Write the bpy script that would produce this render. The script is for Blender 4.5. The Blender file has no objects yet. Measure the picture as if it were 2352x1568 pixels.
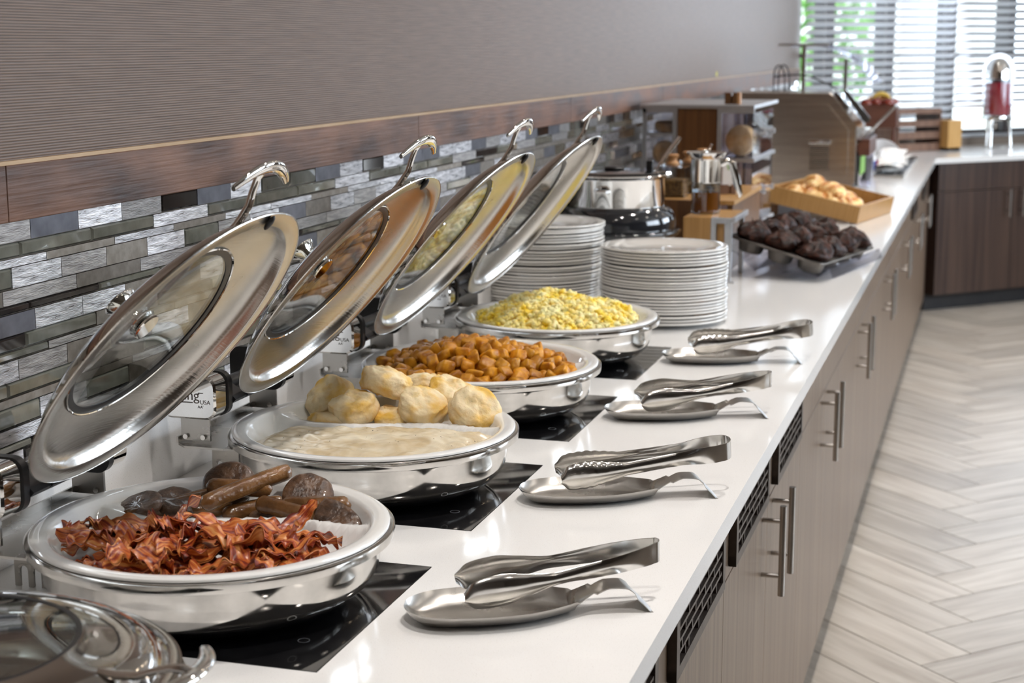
import bpy, bmesh, math, random
from math import sin, cos, pi, radians, sqrt, hypot
from mathutils import Vector, Matrix, noise
random.seed(7)
S = bpy.context.scene
COL = S.collection

# ---------------------------------------------------------------- camera
F, YAW, PIT, ROL = 3693.7, 0.2919904, 0.1819627, -0.0019983
fv = Vector((-sin(YAW)*cos(PIT), cos(YAW)*cos(PIT), -sin(PIT)))
rt = Vector((cos(YAW), sin(YAW), 0)); up = rt.cross(fv)
ca = rt*cos(ROL)+up*sin(ROL); cb = -rt*sin(ROL)+up*cos(ROL)
cam = bpy.data.cameras.new('camera'); camo = bpy.data.objects.new('camera', cam); COL.objects.link(camo)
M4 = Matrix((( ca.x, cb.x, -fv.x, 1.165), (ca.y, cb.y, -fv.y, 0.0), (ca.z, cb.z, -fv.z, 1.54), (0, 0, 0, 1)))
camo.matrix_world = M4
cam.sensor_width = 36; cam.lens = F/2352*36
cam.dof.use_dof = True; cam.dof.focus_distance = 2.15; cam.dof.aperture_fstop = 7.5
cam.clip_start = 0.05
S.camera = camo

# ---------------------------------------------------------------- light
S.view_settings.view_transform = 'Standard'; S.view_settings.look = 'None'
S.view_settings.exposure = 0.25; S.view_settings.gamma = 1.0
S.view_settings.use_curve_mapping = False
w = bpy.data.worlds.new('sky'); S.world = w; w.use_nodes = True
bg = w.node_tree.nodes['Background']; bg.inputs[0].default_value = (0.80, 0.89, 1.0, 1); bg.inputs[1].default_value = 4.6
def light(name, kind, loc, energy, color, aim=None, **k):
    l = bpy.data.lights.new(name, kind); l.energy = energy; l.color = color
    for a, v in k.items(): setattr(l, a, v)
    o = bpy.data.objects.new(name, l); COL.objects.link(o); o.location = loc
    if aim is not None: o.rotation_euler = (Vector(aim)-Vector(loc)).to_track_quat('-Z', 'Y').to_euler()
    return o
light('sun', 'SUN', (3, 20, 12), 1.4, (1.0, 0.96, 0.9), aim=(1.5, 10, 0), angle=radians(1.0))
# daylight through the windows of the right-hand wall and of the angled far wall
light('window_daylight', 'AREA', (5.15, 4.3, 1.85), 78, (0.80, 0.88, 1.0), aim=(0, 4.0, 1.0), shape='RECTANGLE', size=2.4, size_y=1.6)
light('window_daylight', 'AREA', (5.15, 8.0, 1.85), 78, (0.80, 0.88, 1.0), aim=(0, 7.0, 1.0), shape='RECTANGLE', size=2.4, size_y=1.6)
light('window_daylight', 'AREA', (1.35, 10.75, 1.8), 28, (0.76, 0.86, 1.0), aim=(1.6, 5.0, 1.0), shape='RECTANGLE', size=2.6, size_y=1.3)
WARM = (1.0, 0.945, 0.90)

# ---------------------------------------------------------------- materials
def _mat(name):
    m = bpy.data.materials.new(name); m.use_nodes = True
    return m, m.node_tree.nodes, m.node_tree.links, m.node_tree.nodes['Principled BSDF']
def c4(c): return (c[0], c[1], c[2], 1.0)
def pbr(name, col, metal=0.0, rough=0.5, col2=None, nscale=20, stretch=(1, 1, 1), lo=.35, hi=.65, detail=4,
        bump=0.0, bscale=None, bstretch=None, coat=0.0, rand=0.0, rough2=None, trans=0.0, ior=1.45, sss=0.0, spec=.5):
    m, N, L, P = _mat(name)
    P.inputs['Metallic'].default_value = metal; P.inputs['Roughness'].default_value = rough
    P.inputs['Base Color'].default_value = c4(col); P.inputs['Coat Weight'].default_value = coat
    P.inputs['Coat Roughness'].default_value = .06
    P.inputs['Transmission Weight'].default_value = trans; P.inputs['IOR'].default_value = ior
    P.inputs['Specular IOR Level'].default_value = spec
    if sss: P.inputs['Subsurface Weight'].default_value = sss; P.inputs['Subsurface Scale'].default_value = .006
    tc = N.new('ShaderNodeTexCoord')
    def nz(sc, st, det=4):
        mp = N.new('ShaderNodeMapping'); mp.inputs['Scale'].default_value = st
        L.new(tc.outputs['Object'], mp.inputs[0])
        n = N.new('ShaderNodeTexNoise'); n.inputs['Scale'].default_value = sc; n.inputs['Detail'].default_value = det
        L.new(mp.outputs[0], n.inputs['Vector'])
        return n
    src = None
    if col2 is not None:
        n = nz(nscale, stretch, detail)
        r = N.new('ShaderNodeValToRGB'); r.color_ramp.elements[0].position = lo; r.color_ramp.elements[1].position = hi
        r.color_ramp.elements[0].color = c4(col); r.color_ramp.elements[1].color = c4(col2)
        L.new(n.outputs[0], r.inputs[0]); src = r.outputs[0]
        if rough2 is not None:
            mr = N.new('ShaderNodeMapRange'); mr.inputs[1].default_value = lo; mr.inputs[2].default_value = hi
            mr.inputs[3].default_value = rough; mr.inputs[4].default_value = rough2
            L.new(n.outputs[0], mr.inputs[0]); L.new(mr.outputs[0], P.inputs['Roughness'])
    if rand:
        oi = N.new('ShaderNodeObjectInfo'); mr = N.new('ShaderNodeMapRange')
        mr.inputs[3].default_value = 1-rand; mr.inputs[4].default_value = 1+rand
        L.new(oi.outputs['Random'], mr.inputs[0])
        mx = N.new('ShaderNodeMix'); mx.data_type = 'RGBA'; mx.blend_type = 'MULTIPLY'; mx.inputs[0].default_value = 1
        if src is None: mx.inputs[6].default_value = c4(col)
        else: L.new(src, mx.inputs[6])
        L.new(mr.outputs[0], mx.inputs[7]); src = mx.outputs[2]
    if src is not None: L.new(src, P.inputs['Base Color'])
    if bump:
        n2 = nz(bscale or nscale, bstretch or stretch, 5)
        b = N.new('ShaderNodeBump'); b.inputs['Strength'].default_value = bump; b.inputs['Distance'].default_value = .002
        L.new(n2.outputs[0], b.inputs['Height']); L.new(b.outputs[0], P.inputs['Normal'])
    return m
def clear(name, tint=(1, 1, 1), refl=1.0, rough=0.02):
    """thin clear glass or acrylic: see-through with a fresnel reflection"""
    m, N, L, P = _mat(name); N.remove(P)
    out = [n for n in N if n.type == 'OUTPUT_MATERIAL'][0]
    t = N.new('ShaderNodeBsdfTransparent'); t.inputs[0].default_value = c4(tint)
    g = N.new('ShaderNodeBsdfGlossy'); g.inputs['Roughness'].default_value = rough
    f = N.new('ShaderNodeLayerWeight'); f.inputs[0].default_value = .5
    pw = N.new('ShaderNodeMath'); pw.operation = 'POWER'; pw.inputs[1].default_value = 3.2; L.new(f.outputs['Facing'], pw.inputs[0])
    mu = N.new('ShaderNodeMath'); mu.operation = 'MULTIPLY_ADD'; mu.inputs[1].default_value = .55*refl; mu.inputs[2].default_value = .045*refl; mu.use_clamp = True
    L.new(pw.outputs[0], mu.inputs[0])
    x = N.new('ShaderNodeMixShader'); L.new(mu.outputs[0], x.inputs[0]); L.new(t.outputs[0], x.inputs[1]); L.new(g.outputs[0], x.inputs[2])
    L.new(x.outputs[0], out.inputs[0])
    return m
def glow(name, col, strength):
    m, N, L, P = _mat(name)
    P.inputs['Emission Color'].default_value = c4(col); P.inputs['Emission Strength'].default_value = strength
    P.inputs['Base Color'].default_value = c4(col)
    return m
def quartz():
    m, N, L, P = _mat('quartz')
    tc = N.new('ShaderNodeTexCoord'); n = N.new('ShaderNodeTexNoise'); n.inputs['Scale'].default_value = 900; n.inputs['Detail'].default_value = 2
    L.new(tc.outputs['Object'], n.inputs['Vector'])
    r = N.new('ShaderNodeValToRGB'); e = r.color_ramp.elements
    e[0].position = .27; e[0].color = (.42, .38, .33, 1); e[1].position = .36; e[1].color = (.80, .795, .785, 1)
    L.new(n.outputs[0], r.inputs[0]); L.new(r.outputs[0], P.inputs['Base Color'])
    P.inputs['Roughness'].default_value = .13; P.inputs['Specular IOR Level'].default_value = .5
    return m
def wallcover():
    m, N, L, P = _mat('grasscloth')
    tc = N.new('ShaderNodeTexCoord')
    mp = N.new('ShaderNodeMapping'); mp.inputs['Scale'].default_value = (1, 1.6, 45); L.new(tc.outputs['Object'], mp.inputs[0])
    wv = N.new('ShaderNodeTexNoise'); wv.inputs['Scale'].default_value = 6.0; wv.inputs['Detail'].default_value = 3; L.new(mp.outputs[0], wv.inputs['Vector'])
    mp2 = N.new('ShaderNodeMapping'); mp2.inputs['Scale'].default_value = (1, .03, 1); L.new(tc.outputs['Object'], mp2.inputs[0])
    wa = N.new('ShaderNodeTexWave'); wa.bands_direction = 'Z'; wa.inputs['Scale'].default_value = 88; wa.inputs['Distortion'].default_value = 1.6
    wa.inputs['Detail'].default_value = 1; wa.inputs['Detail Scale'].default_value = .6
    L.new(mp2.outputs[0], wa.inputs['Vector'])
    mx = N.new('ShaderNodeMix'); mx.data_type = 'FLOAT'; mx.inputs[0].default_value = .55
    L.new(wa.outputs['Fac'], mx.inputs[2]); L.new(wv.outputs[0], mx.inputs[3])
    r = N.new('ShaderNodeValToRGB'); e = r.color_ramp.elements
    e[0].position = .15; e[0].color = (.048, .026, .016, 1); e[1].position = .80; e[1].color = (.190, .125, .086, 1)
    L.new(mx.outputs[0], r.inputs[0]); L.new(r.outputs[0], P.inputs['Base Color'])
    b = N.new('ShaderNodeBump'); b.inputs['Strength'].default_value = .35; b.inputs['Distance'].default_value = .0015
    L.new(mx.outputs[0], b.inputs['Height']); L.new(b.outputs[0], P.inputs['Normal'])
    P.inputs['Roughness'].default_value = .42; P.inputs['Specular IOR Level'].default_value = .4
    return m
def bacon_mat():
    m, N, L, P = _mat('bacon')
    at = N.new('ShaderNodeAttribute'); at.attribute_name = 'pat'
    sp = N.new('ShaderNodeSeparateColor'); L.new(at.outputs['Color'], sp.inputs[0])
    oi = N.new('ShaderNodeObjectInfo')
    cmb = N.new('ShaderNodeCombineXYZ'); 
    mu = N.new('ShaderNodeMath'); mu.operation = 'MULTIPLY'; mu.inputs[1].default_value = 1.6; L.new(sp.outputs[0], mu.inputs[0])
    mv = N.new('ShaderNodeMath'); mv.operation = 'MULTIPLY'; mv.inputs[1].default_value = 3.2; L.new(sp.outputs[1], mv.inputs[0])
    mw = N.new('ShaderNodeMath'); mw.operation = 'MULTIPLY'; mw.inputs[1].default_value = 37; L.new(oi.outputs['Random'], mw.inputs[0])
    L.new(mu.outputs[0], cmb.inputs[0]); L.new(mv.outputs[0], cmb.inputs[1]); L.new(mw.outputs[0], cmb.inputs[2])
    n = N.new('ShaderNodeTexNoise'); n.inputs['Scale'].default_value = 1.5; n.inputs['Detail'].default_value = 3; n.inputs['Distortion'].default_value = .6
    L.new(cmb.outputs[0], n.inputs['Vector'])
    r = N.new('ShaderNodeValToRGB'); e = r.color_ramp.elements
    e[0].position = .33; e[0].color = (.14, .014, .006, 1); e[1].position = .68; e[1].color = (.66, .30, .09, 1)
    x = e.new(.43); x.color = (.30, .040, .012, 1)
    x = e.new(.52); x.color = (.50, .13, .022, 1)
    L.new(n.outputs[0], r.inputs[0]); L.new(r.outputs[0], P.inputs['Base Color'])
    P.inputs['Roughness'].default_value = .38; P.inputs['Coat Weight'].default_value = .18; P.inputs['Coat Roughness'].default_value = .2
    tc = N.new('ShaderNodeTexCoord'); n2 = N.new('ShaderNodeTexNoise'); n2.inputs['Scale'].default_value = 220; L.new(tc.outputs['Object'], n2.inputs['Vector'])
    b = N.new('ShaderNodeBump'); b.inputs['Strength'].default_value = .35; b.inputs['Distance'].default_value = .001
    L.new(n2.outputs[0], b.inputs['Height']); L.new(b.outputs[0], P.inputs['Normal'])
    return m
def gravy_mat():
    m, N, L, P = _mat('gravy')
    tc = N.new('ShaderNodeTexCoord')
    n = N.new('ShaderNodeTexNoise'); n.inputs['Scale'].default_value = 14; n.inputs['Detail'].default_value = 4; n.inputs['Distortion'].default_value = 1.2; L.new(tc.outputs['Object'], n.inputs['Vector'])
    r = N.new('ShaderNodeValToRGB'); e = r.color_ramp.elements
    e[0].position = .35; e[0].color = (.56, .44, .27, 1); e[1].position = .62; e[1].color = (.76, .68, .52, 1)
    L.new(n.outputs[0], r.inputs[0])
    v = N.new('ShaderNodeTexVoronoi'); v.inputs['Scale'].default_value = 105; L.new(tc.outputs['Object'], v.inputs['Vector'])
    n3 = N.new('ShaderNodeTexNoise'); n3.inputs['Scale'].default_value = 38; L.new(tc.outputs['Object'], n3.inputs['Vector'])
    th = N.new('ShaderNodeMapRange'); th.inputs[1].default_value = .45; th.inputs[2].default_value = .75; th.inputs[3].default_value = .04; th.inputs[4].default_value = .17
    L.new(n3.outputs[0], th.inputs[0])
    lt = N.new('ShaderNodeMath'); lt.operation = 'LESS_THAN'; L.new(v.outputs['Distance'], lt.inputs[0]); L.new(th.outputs[0], lt.inputs[1])
    mx = N.new('ShaderNodeMix'); mx.data_type = 'RGBA'; L.new(lt.outputs[0], mx.inputs[0]); L.new(r.outputs[0], mx.inputs[6]); mx.inputs[7].default_value = (.05, .035, .02, 1)
    L.new(mx.outputs[2], P.inputs['Base Color']); P.inputs['Roughness'].default_value = .22
    return m

MT = {}
MT['quartz'] = quartz()
MT['wallcover'] = wallcover()
MT['paint'] = pbr('wall paint', (.24, .19, .15), rough=.6, col2=(.21, .165, .13), nscale=3)
MT['ceiling'] = pbr('ceiling paint', (.50, .46, .41), rough=.8, col2=(.46, .42, .38), nscale=6)
MT['trimwood'] = pbr('trim wood', (.034, .014, .008), rough=.38, spec=.42, col2=(.20, .100, .062), nscale=6, stretch=(1, .9, 2.2), lo=.3, hi=.72, bump=.5, bscale=60, bstretch=(1, .12, 3), detail=7, rough2=.5)
MT['edge'] = pbr('brass edge', (.36, .24, .13), metal=.3, rough=.45, col2=(.42, .29, .17), nscale=9)
MT['cabwood'] = pbr('cabinet laminate', (.125, .083, .055), rough=.36, col2=(.215, .154, .106), nscale=3.2, stretch=(22, 22, .35), lo=.33, hi=.68, detail=7, bump=.12, bscale=5, bstretch=(60, 60, .6))
MT['darkcab'] = pbr('dark cabinet laminate', (.030, .016, .012), rough=.36, col2=(.072, .042, .029), nscale=3.2, stretch=(16, 16, .35), lo=.33, hi=.68, detail=6)
MT['kick'] = pbr('toe kick', (.012, .011, .012), rough=.5, col2=(.02, .018, .018), nscale=9)
MT['grout'] = pbr('grout', (.30, .25, .20), rough=.9, col2=(.24, .20, .16), nscale=60)
def brushed(name, c1, c2, r, rand=.24):
    m = pbr(name, c1, metal=1, rough=r, col2=c2, nscale=10, stretch=(1, 3, 22), lo=.3, hi=.7, detail=8, bump=.5, bscale=18, bstretch=(1, 5, 40), rand=rand, rough2=r+.12)
    return m
MT['alu_light'] = brushed('brushed aluminium tile', (.30, .29, .295), (.82, .80, .805), .25)
MT['alu_grey'] = brushed('grey brushed metal tile', (.20, .187, .178), (.42, .395, .375), .34)
MT['slate'] = pbr('slate metal tile', (.10, .10, .115), metal=.7, rough=.42, col2=(.16, .16, .18), nscale=30, rand=.25)
MT['taupe'] = pbr('taupe metal tile', (.19, .165, .14), metal=.7, rough=.45, col2=(.26, .235, .205), nscale=70, rand=.2, bump=.15)
MT['glass_grey'] = pbr('grey glass tile', (.12, .125, .105), rough=.05, col2=(.19, .195, .170), nscale=25, coat=1, rand=.25, spec=.7)
MT['glass_black'] = pbr('black glass tile', (.014, .013, .014), rough=.05, col2=(.04, .034, .03), nscale=25, coat=1, spec=.6)
MT['chrome'] = pbr('polished steel', (.72, .70, .67), metal=1, rough=.05, col2=(.52, .505, .48), nscale=22, lo=.36, hi=.66, detail=8, rough2=.20)
MT['lidouter'] = pbr('polished lid steel', (.60, .57, .54), metal=1, rough=.07, col2=(.52, .50, .47), nscale=12)
MT['mirror'] = pbr('chrome', (.86, .85, .83), metal=1, rough=.035, col2=(.82, .81, .79), nscale=9)
MT['lidsteel'] = pbr('brushed steel', (.64, .61, .57), metal=1, rough=.20, col2=(.50, .48, .44), nscale=9, stretch=(1, 1, 1), lo=.3, hi=.75, detail=6, bump=.12, bscale=24, bstretch=(18, 1, 1), rough2=.30)
MT['tongsteel'] = pbr('tong steel', (.74, .73, .71), metal=1, rough=.13, col2=(.62, .61, .59), nscale=40, lo=.35, hi=.7, detail=6, rough2=.24)
MT['dullsteel'] = pbr('stainless steel', (.52, .50, .47), metal=1, rough=.24, col2=(.40, .385, .36), nscale=6, detail=6, rough2=.36)
MT['ovensteel'] = pbr('toaster steel', (.50, .43, .36), metal=1, rough=.27, col2=(.40, .34, .29), nscale=4, stretch=(1, 1, 14), bump=.1, bscale=10, bstretch=(1, 1, 60))
MT['handlesteel'] = pbr('satin steel', (.56, .535, .51), metal=1, rough=.24, col2=(.50, .48, .46), nscale=40)
MT['blackglass'] = pbr('black ceramic glass', (.006, .006, .007), rough=.04, col2=(.011, .011, .012), nscale=40, coat=.6)
MT['blackplastic'] = pbr('black plastic', (.012, .012, .013), rough=.32, col2=(.02, .02, .021), nscale=40)
MT['rubber'] = pbr('black rubber', (.01, .01, .011), rough=.35, col2=(.016, .016, .017), nscale=30)
MT['porcelain'] = pbr('white porcelain', (.80, .80, .79), rough=.10, col2=(.77, .77, .76), nscale=9, coat=.5)
MT['plate'] = pbr('plate china', (.78, .765, .73), rough=.09, col2=(.75, .735, .70), nscale=5, coat=.6)
MT['grille'] = pbr('bronze grille', (.075, .058, .048), metal=.5, rough=.42, col2=(.10, .08, .066), nscale=50)
MT['dark'] = pbr('dark void', (.006, .006, .008), rough=.6, col2=(.012, .012, .015), nscale=9)
MT['blue'] = pbr('blue film', (.06, .16, .62), rough=.4, col2=(.08, .2, .7), nscale=30)
MT['lidglass'] = clear('lid glass', (.93, .95, .93), 1.6)
MT['acrylic'] = clear('clear acrylic', (.95, .95, .985), 1.5)
MT['pane'] = clear('window glass', (.95, .97, .97), .8)
MT['jarglass'] = clear('jar glass', (.90, .93, .95), 1.8)
MT['logo'] = pbr('logo print', (.10, .085, .075), rough=.5, col2=(.11, .095, .085), nscale=30)
MT['bacon'] = bacon_mat()
MT['sausage'] = pbr('sausage', (.075, .030, .008), rough=.24, col2=(.22, .105, .035), nscale=34, lo=.3, hi=.72, bump=.9, bscale=120, coat=.5, rand=.18)
MT['patty'] = pbr('sausage patty', (.035, .016, .008), rough=.36, col2=(.16, .085, .045), nscale=85, lo=.36, hi=.74, bump=.9, bscale=150, coat=.4, rand=.2)
MT['potato'] = pbr('fried potato', (.26, .072, .003), rough=.36, col2=(.68, .31, .018), nscale=48, lo=.32, hi=.66, bump=.5, bscale=150, rand=.22, spec=.35, detail=6)
MT['egg'] = pbr('scrambled egg', (.88, .62, .03), rough=.45, col2=(.88, .80, .42), nscale=34, lo=.36, hi=.60, bump=.3, bscale=190, sss=.15, detail=5)
MT['biscuit'] = pbr('biscuit crust', (.78, .64, .40), rough=.7, col2=(.72, .44, .08), nscale=26, lo=.44, hi=.66, bump=1.0, bscale=110, detail=5, sss=.1)
MT['gravy'] = gravy_mat()
MT['muffin'] = pbr('chocolate muffin', (.010, .004, .003), rough=.5, col2=(.085, .026, .013), nscale=60, lo=.40, hi=.8, bump=1.0, bscale=70, spec=.3)
MT['wrapper'] = pbr('muffin paper', (.022, .009, .006), rough=.45, col2=(.060, .024, .016), nscale=60, spec=.4)
MT['darkpan'] = pbr('dark baking tin', (.11, .10, .09), metal=.8, rough=.38, col2=(.17, .155, .14), nscale=20)
MT['croissant'] = pbr('croissant', (.50, .17, .02), rough=.34, col2=(.92, .66, .30), nscale=34, stretch=(1.6, .6, 1), lo=.40, hi=.60, bump=.4, bscale=60, coat=.2, rand=.12)
MT['bamboo'] = pbr('bamboo', (.33, .17, .05), rough=.4, col2=(.46, .26, .09), nscale=5, stretch=(26, 26, .7), lo=.3, hi=.7, detail=6)
MT['bamboodark'] = pbr('amber bamboo', (.075, .030, .009), rough=.4, col2=(.15, .065, .02), nscale=5, stretch=(26, 26, .7), lo=.3, hi=.7)
MT['alu'] = pbr('aluminium profile', (.55, .56, .58), metal=.85, rough=.34, col2=(.50, .51, .53), nscale=30)
MT['blackenamel'] = pbr('black enamel', (.011, .012, .015), rough=.10, col2=(.016, .017, .02), nscale=30, coat=.8)
MT['bread'] = pbr('english muffin', (.66, .40, .16), rough=.7, col2=(.82, .62, .34), nscale=30, bump=.4, bscale=90)
MT['breadtop'] = pbr('english muffin griddled', (.20, .085, .03), rough=.6, col2=(.60, .36, .15), nscale=26, lo=.38, hi=.62)
MT['syrup'] = pbr('maple syrup', (.20, .055, .004), rough=.03, col2=(.30, .09, .006), nscale=8, coat=1)
MT['granola'] = pbr('granola', (.06, .028, .008), rough=.7, col2=(.22, .12, .03), nscale=120, bump=1, bscale=120)
MT['woodknob'] = pbr('turned wood', (.34, .16, .055), rough=.45, col2=(.46, .24, .10), nscale=20, stretch=(1, 1, 6))
MT['crate'] = pbr('dark crate wood', (.085, .030, .018), rough=.4, col2=(.12, .045, .026), nscale=9, stretch=(1, 1, 6))
MT['rackwood'] = pbr('walnut slat', (.16, .085, .055), rough=.4, col2=(.23, .13, .085), nscale=6, stretch=(4, 4, 1))
MT['blockwood'] = pbr('beech block', (.52, .29, .085), rough=.45, col2=(.58, .34, .12), nscale=6, stretch=(20, 20, 1))
MT['apple'] = pbr('red apple', (.12, .006, .010), rough=.2, col2=(.22, .03, .012), nscale=12, coat=.5)
MT['orange'] = pbr('orange fruit', (.62, .28, .03), rough=.4, col2=(.70, .36, .05), nscale=60, bump=.2)
MT['banana'] = pbr('banana', (.70, .50, .10), rough=.4, col2=(.62, .40, .06), nscale=20)
MT['whiteplastic'] = pbr('white plastic', (.80, .80, .80), rough=.3, col2=(.76, .76, .77), nscale=10)
MT['paper'] = pbr('paper', (.84, .84, .83), rough=.8, col2=(.80, .80, .79), nscale=20)
MT['redjuice'] = pbr('red juice', (.48, .003, .018), rough=.06, col2=(.50, .006, .03), nscale=6, coat=1)
MT['darkcore'] = pbr('ice core tube', (.035, .010, .018), rough=.2, col2=(.05, .014, .024), nscale=9)
MT['frame'] = pbr('window frame', (.035, .026, .026), rough=.5, col2=(.05, .038, .036), nscale=9)
MT['label_red'] = pbr('red print', (.60, .03, .06), rough=.5, col2=(.5, .03, .05), nscale=20)
MT['label_blue'] = pbr('blue print', (.10, .16, .42), rough=.5, col2=(.12, .18, .5), nscale=20)
MT['green'] = pbr('green print', (.20, .42, .06), rough=.5, col2=(.25, .5, .1), nscale=20)
MT['yellow'] = pbr('yellow sticker', (.60, .55, .02), rough=.5, col2=(.66, .6, .04), nscale=20)
MT['leaf'] = pbr('leaves', (.06, .22, .02), rough=.5, col2=(.22, .50, .07), nscale=4, rand=.1)
MT['bark'] = pbr('bark', (.10, .07, .05), rough=.9, col2=(.16, .12, .09), nscale=20)
MT['stucco'] = pbr('pale stucco', (.86, .84, .80), rough=.9, col2=(.80, .78, .74), nscale=5)
MT['asphalt'] = pbr('light paving', (.55, .53, .50), rough=.9, col2=(.48, .46, .43), nscale=5)
MT['brick'] = pbr('red brick kerb', (.30, .14, .10), rough=.9, col2=(.36, .18, .13), nscale=30)
MT['lampglow'] = glow('lamp diffuser', (1.0, .80, .58), 30)
def slat_mat():
    m, N, L, P = _mat('white vinyl slat')
    out = [n for n in N if n.type == 'OUTPUT_MATERIAL'][0]
    P.inputs['Base Color'].default_value = (.80, .80, .81, 1); P.inputs['Roughness'].default_value = .35
    t = N.new('ShaderNodeBsdfTranslucent'); t.inputs[0].default_value = (.85, .86, .90, 1)
    x = N.new('ShaderNodeMixShader'); x.inputs[0].default_value = .45
    x.inputs[0].default_value = .30; L.new(P.outputs[0], x.inputs[1]); L.new(t.outputs[0], x.inputs[2]); L.new(x.outputs[0], out.inputs[0])
    return m
MT['slat'] = slat_mat()
def plank_mat():
    m, N, L, P = _mat('limed oak plank')
    tc = N.new('ShaderNodeTexCoord'); oi = N.new('ShaderNodeObjectInfo')
    mp = N.new('ShaderNodeMapping'); mp.inputs['Scale'].default_value = (1.2, 12, 1)
    L.new(tc.outputs['Object'], mp.inputs[0])
    sc = N.new('ShaderNodeMath'); sc.operation = 'MULTIPLY'; sc.inputs[1].default_value = 50; L.new(oi.outputs['Random'], sc.inputs[0])
    cx = N.new('ShaderNodeCombineXYZ'); L.new(sc.outputs[0], cx.inputs[0]); L.new(sc.outputs[0], cx.inputs[2]); L.new(cx.outputs[0], mp.inputs['Location'])
    n = N.new('ShaderNodeTexNoise'); n.inputs['Scale'].default_value = 2.2; n.inputs['Detail'].default_value = 7; n.inputs['Distortion'].default_value = .5; L.new(mp.outputs[0], n.inputs['Vector'])
    r = N.new('ShaderNodeValToRGB'); e = r.color_ramp.elements
    e[0].position = .3; e[0].color = (.30, .255, .205, 1); e[1].position = .72; e[1].color = (.50, .455, .395, 1)
    L.new(n.outputs[0], r.inputs[0])
    mr = N.new('ShaderNodeMapRange'); mr.inputs[3].default_value = .84; mr.inputs[4].default_value = 1.13; L.new(oi.outputs['Random'], mr.inputs[0])
    mx = N.new('ShaderNodeMix'); mx.data_type = 'RGBA'; mx.blend_type = 'MULTIPLY'; mx.inputs[0].default_value = 1
    L.new(r.outputs[0], mx.inputs[6]); L.new(mr.outputs[0], mx.inputs[7]); L.new(mx.outputs[2], P.inputs['Base Color'])
    P.inputs['Roughness'].default_value = .33
    return m
MT['plank'] = plank_mat()
MT['joint'] = pbr('floor joint', (.07, .055, .042), rough=.9, col2=(.10, .08, .06), nscale=9)

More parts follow.
